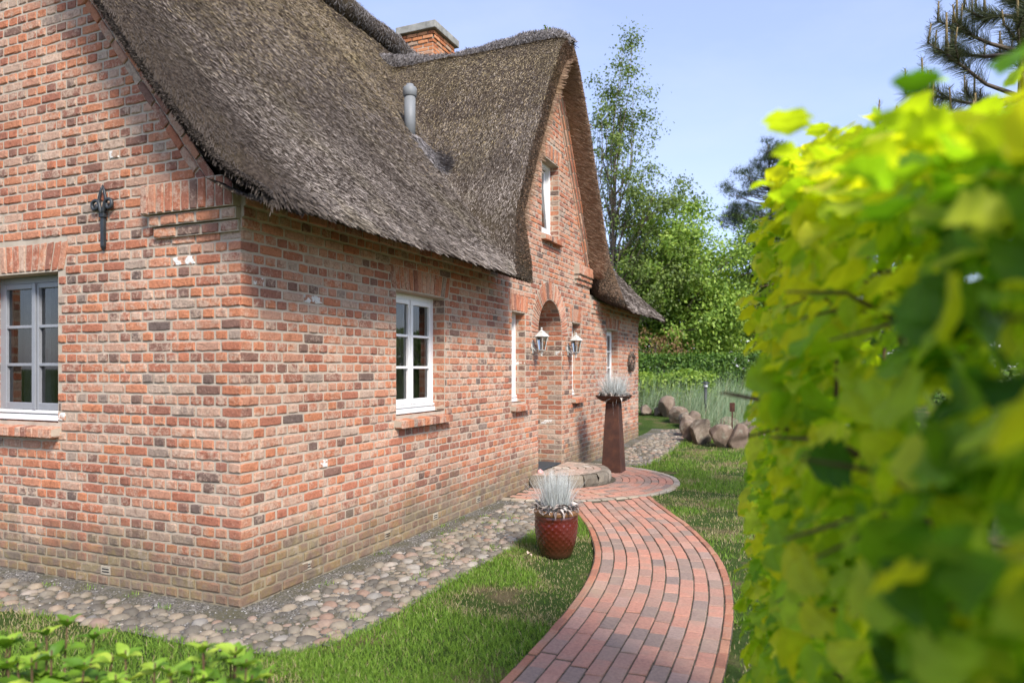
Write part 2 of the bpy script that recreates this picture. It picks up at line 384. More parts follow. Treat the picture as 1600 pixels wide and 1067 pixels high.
# --- round paved area at the door
CC = (.03, 6.08); CR = 1.80
circ = [(CC[0]+CR*math.cos(a), CC[1]+CR*math.sin(a)) for a in np.linspace(-math.pi/2-.02, math.pi/2+.02, 60)] + [(-.02, CC[1]+CR), (-.02, CC[1]-CR)]
round_paving = sheet('round_paving', circ, .007, MT['sand'])
sett_me = meshes('sett', 5, MT['sett'], .17, .085, .046, .006, jit=.004); pv2 = meshes('paver', 6, MT['paver'], .19, .094, .045, .004)
r = 1.755
n_ = int(math.pi*r/.178)
for k in range(n_+1):
    a = -math.pi/2 + math.pi*k/n_; p = (CC[0]+r*math.cos(a), CC[1]+r*math.sin(a))
    if p[0] > .03: put_piece(rnd.choice(sett_me), p, (-math.sin(a), math.cos(a)), round_paving, 'sett', z=-.03, dz=.004)
r = 1.66; row = 0
while r > .86:
    n_ = int(math.pi*r/.197); o_ = .5*(row % 2)
    for k in range(n_+1):
        a = -math.pi/2 + math.pi*(k+o_)/n_; p = (CC[0]+r*math.cos(a), CC[1]+r*math.sin(a))
        if p[0] > .055 and a < math.pi/2: put_piece(rnd.choice(pv2), p, (-math.sin(a), math.cos(a)), round_paving, 'paver', z=-.031)
    r -= .1015; row += 1

# --- cobbled gravel strip round the house
strip = [(-9,-.05), (-9,-.60), (-1.5,-.60), (-.3,-.58), (.3,-.55), (.72,-.5), (.93,-.22), (.99,.25), (.97,1.1), (1.02,1.9), (.95,3.1), (.86,4.1), (.80,4.55), (-.02,4.4), (-.02,-.05)]
strip2 = [(-.02,7.75), (.72,7.75), (.95,8.1), (1.05,9.5), (1.0,11.2), (.9,13.0), (-.02,13.0)]
def in_poly(x, y, P):
    c = np.zeros(np.shape(x), bool); j = len(P)-1
    for i in range(len(P)):
        xi, yi = P[i]; xj, yj = P[j]
        c ^= ((yi > y) != (yj > y)) & (x < (xj-xi)*(y-yi)/(yj-yi+1e-12)+xi); j = i
    return c
def grid_sheet(name, poly, dz, mat, step=.12):
    xs = np.arange(min(p[0] for p in poly)-step, max(p[0] for p in poly)+step, step); ys = np.arange(min(p[1] for p in poly)-step, max(p[1] for p in poly)+step, step)
    X, Y = np.meshgrid(xs, ys, indexing='ij'); ok = in_poly(X, Y, poly); Z = gz(X, Y)+dz
    ii = np.arange(X.size).reshape(X.shape); keep = ok[:-1,:-1]|ok[1:,:-1]|ok[1:,1:]|ok[:-1,1:]
    F = np.stack([ii[:-1,:-1], ii[1:,:-1], ii[1:,1:], ii[:-1,1:]], -1)[keep]
    return tag(link(name, mesh_np(name, np.stack([X,Y,Z],-1).reshape(-1,3), F, mat, smooth=True)), kind='structure')
cob_strip = grid_sheet('cobbled_strip', strip, -.004, MT['gravel'], .06); cob_strip2 = grid_sheet('cobbled_strip', strip2, -.004, MT['gravel'], .1)
MT['cobble'] = tone_mat('field cobble', [(0, (.10,.09,.075)), (.25, (.16,.14,.11)), (.5, (.22,.19,.145)), (.70, (.27,.22,.16)), (.78, (.25,.165,.12)), (.92, (.33,.295,.245)), (1, (.17,.165,.155))], .8, .3, 0, 'piece', .5)
def cobble_mesh(r_):
    V = []; F = []; n = 9; ph = [r_.uniform(.85, 1.15) for _ in range(n)]
    for rr, z in ((1.0, -.25), (1.0, .1), (.72, .42), (.30, .55)):
        for i in range(n):
            a = 2*math.pi*i/n; q = rr*ph[i]*(1+r_.uniform(-.05,.05)); V.append((q*math.cos(a), q*math.sin(a), z*(1+r_.uniform(-.08,.08))))
    for k in range(3):
        for i in range(n): F.append((k*n+i, k*n+(i+1)%n, (k+1)*n+(i+1)%n, (k+1)*n+i))
    F.append(tuple(3*n+i for i in range(n))); me = bpy.data.meshes.new('cobble'); me.from_pydata(V, [], F)
    for p in me.polygons: p.use_smooth = True
    me.materials.append(MT['cobble']); return me
cob_me = [cobble_mesh(rnd) for _ in range(9)]
cobs = []; cell = {}
def try_cob(x, y, rr):
    ci, cj = int(math.floor(x/.15)), int(math.floor(y/.15))
    for i in range(ci-2, ci+3):
        for j in range(cj-2, cj+3):
            for (a, b_, q) in cell.get((i, j), ()):
                if (a-x)**2+(b_-y)**2 < ((q+rr)*.80)**2: return
    cell.setdefault((ci, cj), []).append((x, y, rr)); cobs.append((x, y, rr))
def edge_d(x, y): return x if y > 0 else (-y if x < 0 else math.hypot(x, y))
for poly, n_, box in ((strip, 60000, (-4.0, 1.1, -.62, 4.6)), (strip2, 5000, (0, 1.1, 7.7, 13))):
    xs = rng.uniform(box[0], box[1], n_); ys = rng.uniform(box[2], box[3], n_); ok = in_poly(xs, ys, poly); u = rng.random(n_)
    for x, y, q in sorted(zip(xs[ok], ys[ok], u[ok]), key=lambda a: -a[2]):
        if math.hypot(x-CC[0], y-CC[1]) < CR+.04: continue
        d = edge_d(x, y)
        if d < .17+.12*fbm(x*3, y*3) or (fbm(x*2.3+9, y*2.3) < .30 and q < .9): continue
        if d < .42 and q < .35: continue
        try_cob(x, y, .014+.045*q**2.3)
cobs.sort(key=lambda c: (c[0]-CAM.x)**2+(c[1]-CAM.y)**2 - (6 if c[2] > .06 else 0))
acc = MB(); acc2 = MB(); k = 0
for x, y, rr in cobs:
    s = rr; M = Matrix.Translation((x, y, float(gz(x, y))-(.12+.28*rnd.random())*rr)) @ Matrix.Rotation(rnd.uniform(0, 6.28), 4, 'Z') @ Matrix.Rotation(rnd.uniform(-.15,.15), 4, 'X') @ Matrix.Diagonal((s*rnd.uniform(.95,1.35), s*rnd.uniform(.8,1.05), s*rnd.uniform(.7,1.15), 1))
    me = rnd.choice(cob_me)
    if k < 300 and y < 6: o = link('cobble', me, cob_strip); o.matrix_local = M; k += 1
    else: (acc if y < 6 else acc2).add([M @ v.co for v in me.vertices], [tuple(f.vertices) for f in me.polygons])
tag(acc.build('cobble_bed', MT['cobble'], cob_strip, True), kind='stuff'); tag(acc2.build('cobble_bed', MT['cobble'], cob_strip2, True), kind='stuff')
# loose grit
N_ = 16000; x = rng.uniform(-3, 1.05, N_); y = rng.uniform(-.62, 4.5, N_); ok = in_poly(x, y, strip) & (np.hypot(x-CC[0], y-CC[1]) > CR); x, y = x[ok], y[ok]; k = len(x)
tv = np.array([(-1,-.8,0),(1,-.7,0),(.1,1,0),(0,0,.9)]); tf = np.array([(0,1,3),(1,2,3),(2,0,3)])
a = rng.uniform(0, 6.28, k); d = np.stack([np.cos(a), np.sin(a), np.zeros(k)], 1); M = rot_to(d, np.tile([0,0,1.], (k,1)))
V, F = inst(tv, tf, np.stack([x, y, gz(x, y)-.002], 1), M, rng.uniform(.003, .0075, k)); tn = np.repeat(rng.random(k), 3)
MT['grit'] = tone_mat('grit chips', [(0, (.09,.088,.085)), (.6, (.24,.23,.22)), (1, (.5,.48,.45))], .9)
tag(link('grit', mesh_np('grit', V, F, MT['grit'], tn), cob_strip), kind='stuff')

# ------------------------------------------------------------------ house
house = empty('brick_house'); tag(house, 'red brick cottage with thatched roof and a pointed thatched dormer', 'house')
HW, HL = 6.7, 11.58           # depth (x) and length (y)
CP = .075                     # course pitch
SL = 1.257                    # main roof pitch
DW, DS, DZ0 = 1.93, 1.61, 3.25   # dormer wall: half width, slope, impost height
FAC = (Vector((0,0,0)), Vector((0,1,0)), Vector((0,0,1)), Vector((1,0,0)))
GAB = (Vector((0,0,0)), Vector((1,0,0)), Vector((0,0,1)), Vector((0,-1,0)))
def fmat(fr, o=(0,0,0)):
    O, U, V_, N_ = fr; P = O + U*o[0] + V_*o[1] + N_*o[2]
    return Matrix(((U.x, V_.x, N_.x, P.x), (U.y, V_.y, N_.y, P.y), (U.z, V_.z, N_.z, P.z), (0,0,0,1)))
def brick_geo(q, proud, r, jit=.0026, base=-.004):
    """q: four 2D corners counter-clockwise (u,v) -> rough-edged brick face standing proud of the joint"""
    q = [Vector((a, b, 0)) for a, b in q]; c = (q[0]+q[1]+q[2]+q[3])/4
    e0 = (q[1]-q[0]+q[2]-q[3]); e1 = (q[3]-q[0]+q[2]-q[1]); hu, hv = e0.length/4, e1.length/4; e0.normalize(); e1.normalize()
    P = []
    for i in range(4):
        a, b = q[i], q[(i+1) % 4]; L = (b-a).length; k = max(1, min(4, int(round(L/.055))))
        P.append((a, True))
        for j in range(1, k): P.append((a.lerp(b, j/k), False))
    m = len(P); V = []; tilt = r.uniform(-.0015, .0015)
    for ring, (ins, n) in enumerate(((0, base), (.0015, proud*.6), (.0075, proud))):
        for p, corner in P:
            d = p - c; a, b = d.dot(e0), d.dot(e1); i2 = ins + (.0035 if corner else r.uniform(-.001, .0022))
            a *= 1 - i2/hu; b *= 1 - i2/hv
            z = c + e0*(a + r.uniform(-jit, jit)) + e1*(b + r.uniform(-jit, jit))
            V.append((z.x, z.y, n + (r.uniform(-.0012, .0012) + tilt*a/hu if ring == 2 else 0)))
    F = [(k*m+i, k*m+(i+1) % m, (k+1)*m+(i+1) % m, (k+1)*m+i) for k in range(2) for i in range(m)] + [tuple(2*m+i for i in range(m))]
    return V, F
class Bricks:
    def __init__(s, fr): s.fr = fr; s.mb = MB(); s.std = []; s.M = fmat(fr)
    def quad(s, q, proud=None, off=0.):
        pr = rnd.uniform(.004, .012) if proud is None else proud
        v, f = brick_geo(q, pr, rnd); M = s.M
        s.mb.add([M @ Vector((a, b, n+off)) for a, b, n in v], f)
    def rect(s, u0, u1, v0, v1, proud=None, off=0.): s.quad([(u0,v0),(u1,v0),(u1,v1),(u0,v1)], proud, off)
    def build(s, name, parent, mat=None): return tag(s.mb.build(name, mat or MT['brick'], parent), kind='stuff')
ST, HD, JT = .220, .104, .012
def row_spans(i, lo, hi, parity):
    """stretcher and header courses in turn, starting at a corner at s=0"""
    out = []; s = -.006
    if (i + parity) % 2 == 0:
        L = ST*.75+.006; first = True
        while s < hi:
            out.append((s, s+L, not first)); s += L+JT; L = ST; first = False
    else:
        L = HD+.006; first = True
        while s < hi:
            out.append((s, s+L, not first)); s += L+JT; L = HD; first = False
    res = []
    for a, b, std in out:
        j = rnd.uniform(-.003, .003) if std else 0
        res.append((a+(0 if a < 0 else j), b+j*.5, std))
    return [(a, b, st) for a, b, st in res if b > lo and a < hi]
def clip(span, blocks):
    segs = [(span[0], span[1])]
    for a, b in blocks:
        nxt = []
        for u0, u1 in segs:
            if b <= u0 or a >= u1: nxt.append((u0, u1)); continue
            if a-.006 > u0: nxt.append((u0, a-.006))
            if b+.006 < u1: nxt.append((b+.006, u1))
        segs = nxt
    return [s for s in segs if s[1]-s[0] > .028]
# openings: (u0,u1,v0,v1)
W1 = (1.924, 2.85, 1.17, 2.335); W2 = (4.624, 5.077, 1.17, 2.335); W3 = (7.043, 7.496, 1.17, 2.335); W4 = (9.075, 9.90, 1.17, 2.335); WU = (5.70, 6.42, 3.53, 4.62)
WG = (-2.759, -1.833, 1.19, 2.36)
AR, AZ, RO = .5, 2.10, .775    # doorway: half width, springing height, outer ring radius
LH = .235
F_OPEN = [W1, W2, W3, W4, WU]
def fac_cap(y):
    d = abs(y-YC); return DZ0 + DS*(DW-d) if d < DW else 2.86
def fac_openings(y):
    out = [(o[2], o[3]) for o in F_OPEN if o[0] < y < o[1]]
    d = abs(y-YC)
    if d < AR: out.append((-1, AZ+math.sqrt(AR*AR-d*d)))
    return out
def wall_sheet(name, us, capf, openf, fr, lowz=-.3):
    mb = MB(); M = fmat(fr)
    for a, b in zip(us[:-1], us[1:]):
        if b-a < 1e-5: continue
        m = (a+b)/2; e = (b-a)*1e-3; ca, cb = capf(a+e), capf(b-e); oa, ob = openf(a+e), openf(b-e); om = openf(m)
        if len(oa) != len(om): oa = om
        if len(ob) != len(om): ob = om
        zs = [(lowz, lowz)]
        for (l0, h0), (l1, h1) in zip(sorted(oa), sorted(ob)): zs += [(l0, l1), (h0, h1)]
        zs.append((ca, cb))
        for k in range(0, len(zs), 2):
            (z0a, z0b), (z1a, z1b) = zs[k], zs[k+1]
            if max(z1a-z0a, z1b-z0b) < 1e-4: continue
            mb.add([M @ Vector((a, z0a, 0)), M @ Vector((b, z0b, 0)), M @ Vector((b, z1b, 0)), M @ Vector((a, z1a, 0))], [(0,1,2,3)])
    return mb
us = sorted(set([0, HL] + [o[k] for o in F_OPEN for k in (0, 1)] + list(np.linspace(YC-AR, YC+AR, 33)) + list(np.linspace(YC-DW, YC+DW, 25)) + [YC]))
mb = wall_sheet('front_wall', us, fac_cap, fac_openings, FAC)
front_wall = mb.build('front_wall', MT['mortar'], house)
# gable wall
def gab_cap(x): return 2.62 + SL*(HW/2 - abs(x+HW/2)) + .02
us = sorted(set([-HW, 0, -HW/2, WG[0], WG[1]])); mb = wall_sheet('gable_wall', us, gab_cap, lambda x: [(WG[2], WG[3])] if WG[0] < x < WG[1] else [], GAB)
gable_wall = mb.build('gable_wall', MT['mortar'], house)
# rear and far end walls close the house
m = MB(); m.add([(-HW,0,-.3),(-HW,HL,-.3),(-HW,HL,2.7),(-HW,0,2.7)], [(0,1,2,3)]); m.build('rear_wall', MT['brick'], house)
m = MB(); m.add([(-HW,HL,-.3),(0,HL,-.3),(0,HL,2.7),(-HW/2,HL,6.9),(-HW,HL,2.7)], [(0,1,2,3,4)]); m.build('end_wall', MT['brick'], house)

BF = Bricks(FAC); BG = Bricks(GAB)
stdF, stdG = [], []
def lintel_zone(o, ext=.085): return (o[0]-ext, o[1]+ext, o[3], o[3]+LH)
# facade courses
for i in range(0, 84):
    v0, v1 = i*CP+.006, i*CP+.069; zc = (v0+v1)/2
    if zc < 2.80: lo, hi = 0, HL; step = {36: .045, 35: .03, 34: .015}.get(i, 0)
    else:
        hw = DW-(zc+.03-DZ0)/DS - .21 if zc > DZ0-.02 else DW
        if hw < .06: break
        lo, hi = YC-hw, YC+hw; step = 0
    blocks = []
    for o in F_OPEN:
        if o[2]-.05 < zc < o[3]: blocks.append((o[0], o[1]))
        l = lintel_zone(o)
        if l[2] < zc < l[3]: blocks.append((l[0], l[1]))
        if o[2]-.10 < zc < o[2]-.02: blocks.append((o[0]-.03, o[1]+.03))
    if zc < AZ: blocks.append((YC-AR, YC+AR))
    elif zc < AZ+RO: hwr = math.sqrt(RO*RO-(zc-AZ)**2); blocks.append((YC-hwr, YC+hwr))
    if 3.0 < zc < DZ0+.02: blocks += [(YC-DW-.1, YC-1.09), (YC+1.09, YC+DW+.1)]
    for a, b, std in row_spans(i, lo, hi, 0):
        segs = clip((max(a, lo-.006), min(b, hi)), blocks)
        for u0, u1 in segs:
            st = step if not (abs((u0+u1)/2-YC) < 2.0) else 0
            full = std and abs((u1-u0)-(ST if (i % 2 == 0) else HD)) < .004 and st == 0
            if full: stdF.append((u0, u1, v0, v1))
            else: BF.rect(u0, u1, v0, v1, off=st)
# gable courses
KX0 = -.85                    # left end of the corbel
for i in range(0, 95):
    v0, v1 = i*CP+.006, i*CP+.069; zc = (v0+v1)/2
    hi = -.263-(zc-2.93)/SL - .12 if zc > 2.70 else 0.
    if zc > 2.62: lo_s = -hi; hi_s = HW+hi
    else: lo_s, hi_s = 0, HW
    if hi_s - lo_s < .1: break
    blocks = []
    if WG[2]-.05 < zc < WG[3]: blocks.append((-WG[1], -WG[0]))
    l = lintel_zone(WG)
    if l[2] < zc < l[3]: blocks.append((-l[1], -l[0]))
    if WG[2]-.10 < zc < WG[2]-.02: blocks.append((-WG[1]-.03, -WG[0]+.03))
    if 2.53 < zc < 2.91: blocks.append((-.05, -KX0 - (.0 if zc > 2.66 else .05 if zc > 2.585 else .07)))
    for a, b, std in row_spans(i, lo_s, hi_s, 1):
        for u0, u1 in clip((max(a, lo_s-.006), min(b, hi_s)), blocks):
            full = std and abs((u1-u0)-(ST if (i+1) % 2 == 0 else HD)) < .004
            if full: stdG.append((-u1, -u0, v0, v1))
            else: BG.rect(-u1, -u0, v0, v1)
# the plain bricks that show largest stay single pieces
def variants(L, n):
    out = []
    for k in range(n):
        v, f = brick_geo([(-L/2,-.0315),(L/2,-.0315),(L/2,.0315),(-L/2,.0315)], rnd.uniform(.005,.011), rnd)
        me = bpy.data.meshes.new('brick'); me.from_pydata(v, [], f); me.materials.append(MT['brick']); out.append(me)
    return out
vS, vH = variants(ST, 9), variants(HD, 9)
def spread(std, B, wall, n, key):
    std.sort(key=key)
    for k, (u0, u1, v0, v1) in enumerate(std):
        if k < n:
            o = link('brick', rnd.choice(vS if u1-u0 > .15 else vH), wall)
            o.matrix_local = fmat(B.fr, ((u0+u1)/2, (v0+v1)/2, rnd.uniform(-.0015,.0015))) @ Matrix.Rotation(rnd.uniform(-.006,.006), 4, 'Z')
        else: B.rect(u0, u1, v0, v1)
spread(stdG, BG, gable_wall, 150, lambda q: ((q[0]+q[1])/2-CAM.x)**2 + CAM.y**2 + (q[2]-1.6)**2*1.2 - (6 if q[1]-q[0] > .15 else 0))
spread(stdF, BF, front_wall, 150, lambda q: (CAM.x)**2 + ((q[0]+q[1])/2-CAM.y)**2 + (q[2]-1.3)**2*2 - (6 if q[1]-q[0] > .15 else 0))
# soldier lintels, doorway ring
def soldier(B, o):
    u0, u1, z0, z1 = lintel_zone(o); n = max(3, int(round((u1-u0)/.077))); w_ = (u1-u0)/n; um = (u0+u1)/2
    for k in range(n):
        a, b = u0+k*w_+.005, u0+(k+1)*w_-.005; fan = .10
        ta, tb = um+(a-um)*(1+fan*.6), um+(b-um)*(1+fan*.6)
        rise = .03*(1-((a+b)/2-um)**2/((u1-u0)/2)**2)
        B.quad([(a, z0+.004+rise*.3), (b, z0+.004+rise*.3), (tb, z1-.006), (ta, z1-.006)])
for o in F_OPEN: soldier(BF, o)
soldier(BG, WG)
n = 41
for k in range(n):
    a0, a1 = math.pi*k/n+.006, math.pi*(k+1)/n-.006
    P = lambda r, a: (YC - r*math.cos(a), AZ + r*math.sin(a))
    BF.quad([P(AR+.004, a1), P(AR+.004, a0), P(RO-.01, a0+.002), P(RO-.01, a1-.002)])
# slope bands of the dormer gable (three rows stepping forward) and of the main gable (two rows)
def slope_band(B, p0, d, L, rows, side):
    d = Vector(d).normalized(); nrm = Vector((-d.y, d.x))*side
    for r_, (w0, w1, off) in enumerate(rows):
        s = rnd.uniform(-.1, 0)
        while s < L:
            l = .222 if rows[0][1]-rows[0][0] < .08 else .22
            a = Vector(p0)+d*max(0, s); b = Vector(p0)+d*min(L, s+l-.01)
            if (b-a).length > .03:
                q = [a+nrm*w0, b+nrm*w0, b+nrm*w1, a+nrm*w1]
                if (q[1]-q[0]).x*(q[3]-q[0]).y-(q[1]-q[0]).y*(q[3]-q[0]).x < 0: q = [q[0], q[3], q[2], q[1]]
                B.quad([(v.x, v.y) for v in q], off=off)
            s += l
dl = math.hypot(DW, DS*DW)
for sgn in (-1, 1):
    slope_band(BF, (YC+sgn*(DW-.0), DZ0), (-sgn*1, DS), dl*.97, [(.005, .062, .062), (.068, .124, .034), (.13, .186, .008)], sgn)
slope_band(BG, (-.215, 2.92), (-1, SL), 5.2, [(.0, .062, .012), (.072, .134, .006)], 1)
slope_band(BG, (-HW+.215, 2.92), (1, SL), 5.2, [(.0, .062, .012), (.072, .134, .006)], -1)
# backing of the stepped bands
m = MB()
for sgn in (-1, 1):
    d = Vector((-sgn, DS)).normalized(); nr = Vector((-d.y, d.x))*sgn; p = Vector((YC+sgn*DW, DZ0)); L = dl*.985
    for w0, w1, x1 in ((-.02, .062, .058), (.062, .126, .030)):
        q = [p+nr*w0, p+nr*w1, p+d*L+nr*w1, p+d*L+nr*w0]
        m.add([(x_, v.x, v.y) for x_ in (-.01, x1) for v in q], [(0,1,2,3),(4,5,6,7),(0,1,5,4),(1,2,6,5),(2,3,7,6),(3,0,4,7)])
m.build('verge_band', MT['mortar'], house)
# corbels: gable foot at the corner and dormer impost
def corbel(B, name, u0, u1, z1, tiers, left_in=True):
    mb = MB(); M = fmat(B.fr); z = z1
    for h, off, kind, ins in tiers:
        a, b = u0+ins, u1
        mb.box((a, z-h+.004, -.02), (b, z-.002, off), M)
        if kind == 'soldier':
            n = int(round((b-a)/.077)); w_ = (b-a)/n
            for k in range(n): B.rect(a+k*w_+.004, a+(k+1)*w_-.004, z-h+.004, z-.004, off=off)
        else:
            s = a
            while s < b-.03:
                l = min(rnd.choice((.22, .22, .16, .104)), b-s); B.rect(s+.004, s+l-.004, z-h+.008, z-.008, off=off); s += l+.008
        z -= h
    o = mb.build(name, MT['mortar'], house); return o
corbel(BG, 'corbel', KX0, .004, 2.905, [(.215, .075, 'soldier', 0), (.082, .05, 'run', .05), (.082, .026, 'run', .07)])
for a, b in ((YC+1.09, YC+DW+.02), (YC-DW-.02, YC-1.09)):
    corbel(BF, 'corbel', a, b, DZ0+.02, [(.16, .09, 'soldier', 0), (.072, .06, 'run', .02), (.072, .03, 'run', .04)])
# eaves steps behind the projecting top courses
for a, b in ((-.004, YC-2.0), (YC+2.0, HL)):
    m = MB()
    for i, st in ((36, .045), (35, .03), (34, .015)): m.box((a, i*CP+.003, -.02), (b, (i+1)*CP+.003, st-.001), fmat(FAC))
    m.build('eaves_course', MT['mortar'], house)
# reveals with their own bricks
def reveal(fr, o, depth, name):
    u0, u1, z0, z1 = o; m = MB(); M = fmat(fr)
    for q in ([(u0,z0,0),(u0,z0,-depth),(u0,z1,-depth),(u0,z1,0)], [(u1,z0,-depth),(u1,z0,0),(u1,z1,0),(u1,z1,-depth)],
              [(u0,z1,-depth),(u1,z1,-depth),(u1,z1,0),(u0,z1,0)], [(u0,z0-.06,0),(u1,z0-.06,0),(u1,z0-.06,-depth),(u0,z0-.06,-depth)]):
        m.add([M @ Vector(p) for p in q], [(0,1,2,3)])
    w_ = m.build(name, MT['mortar'], house); O, U, Vv, N_ = fr
    for side in (0, 1):
        u = u1 if side else u0; P0 = O+U*u; nrm = -U if side else U
        uu = N_ if side else -N_   # in-plane axis so that uu x V = nrm
        if (uu.cross(Vv)-nrm).length > .1: uu = -uu
        B = Bricks((P0, uu, Vv, nrm)); sg = 1 if uu.dot(-N_) > 0 else -1
        i0 = int(z0/CP)
        for i in range(i0, int(z1/CP)+1):
            a, b = max(z0, i*CP+.006), min(z1-.004, i*CP+.069)
            if b-a < .02: continue
            cuts = [(.0, depth)] if (i+side) % 2 else [(0, .098), (.11, depth)]
            for c0, c1 in cuts:
                if c1-c0 > .02: lo, hi = sorted((sg*c0, sg*c1)); B.rect(lo, hi, a, b, proud=rnd.uniform(.001,.003))
        B.build('reveal_bricks', w_)
RV = .135
for o, nm in ((W1,'window_reveal'), (W2,'window_reveal'), (W3,'window_reveal'), (W4,'window_reveal'), (WU,'window_reveal')): reveal(FAC, o, RV+.07, nm)
reveal(GAB, WG, RV+.07, 'window_reveal')
# doorway niche
ND = .75
m = MB(); pts = [(YC-AR, .15)] + [(YC-AR*math.cos(a), AZ+AR*math.sin(a)) for a in np.linspace(0, math.pi, 33)] + [(YC+AR, .15)]
for (a, b) in zip(pts[:-1], pts[1:]): m.add([(0,a[0],a[1]),(0,b[0],b[1]),(-ND,b[0],b[1]),(-ND,a[0],a[1])], [(0,1,2,3)])
niche = m.build('doorway_niche', MT['mortar'], house)
for side in (-1, 1):
    B = Bricks((Vector((0, YC+side*AR, 0)), Vector((-1,0,0))*(-side) , Vector((0,0,1)), Vector((0,-side,0))))
    if (B.fr[1].cross(B.fr[2])-B.fr[3]).length > .1: B.fr = (B.fr[0], -B.fr[1], B.fr[2], B.fr[3]); B.M = fmat(B.fr)
    sg = 1 if B.fr[1].x < 0 else -1
    for i in range(2, 28):
        s = 0.; st = (i % 2 == 0); first = True
        while s < ND:
            l = (.11 if st else .22) if first else .22; e = min(ND, s+l); lo, hi = sorted((sg*s, sg*e))
            if hi-lo > .03: B.rect(lo, hi, max(.16, i*CP+.006), i*CP+.069, proud=rnd.uniform(.002,.005))
            s += l+.011; first = False
    B.build('niche_bricks', niche)
mbv = MB(); nseg = 21
for k in range(nseg):                      # vault: rows of bricks lying on the arch
    a0, a1 = math.pi*k/nseg+.011, math.pi*(k+1)/nseg-.011; am = (a0+a1)/2; s = 0.; first = True
    while s < ND:
        l = (.11 if k % 2 else .22) if first else .22; e = min(ND, s+l); first = False
        O = Vector((0, YC-AR*math.cos(am), AZ+AR*math.sin(am))); N_ = Vector((0, math.cos(am), -math.sin(am))); U = Vector((-1,0,0)); Vv = N_.cross(U)
        hwv = AR*(a1-a0)/2; v, f = brick_geo([(s,-hwv),(e,-hwv),(e,hwv),(s,hwv)], .004, rnd); M = fmat((O, U, Vv, N_)); mbv.add([M @ Vector(p) for p in v], f); s += l+.011
tag(mbv.build('vault_bricks', MT['brick'], niche), kind='stuff')
BF.build('brickwork', front_wall); BG.build('brickwork', gable_wall)
# door at the back of the niche
m = MB(); m.box((-ND-.05, YC-AR, .15), (-ND, YC+AR, 2.05)); door = m.build('front_door', MT['white'], house, bevel=.004)
m = MB()
for z0, z1 in ((.35, .95),): 
    for a in (-.36, .04): m.box((-ND-.001, YC+a, z0), (-ND+.018, YC+a+.32, z1))
m.build('panel', MT['white'], door, bevel=.008)
m = MB(); m.box((-ND-.001, YC-.34, 1.1), (-ND+.008, YC+.34, 1.85)); m.build('pane', MT['glass'], door)
m = MB(); m.tube([(-ND+.0, YC-.42, 1.05), (-ND+.05, YC-.42, 1.05), (-ND+.05, YC-.30, 1.05)], .009, 8); m.build('handle', MT['iron'], door)
m = MB(); m.add([(-ND-.02, YC-AR*math.cos(a), AZ-.06+AR*math.sin(a)) for a in np.linspace(0, math.pi, 25)], [tuple(range(25))]); m.build('fanlight', MT['glass'], house)
m = MB(); m.box((-ND-.6, YC-.8, -.1), (-ND-.55, YC+.8, 2.9)); m.build('hall_backing', MT['dark'], house)

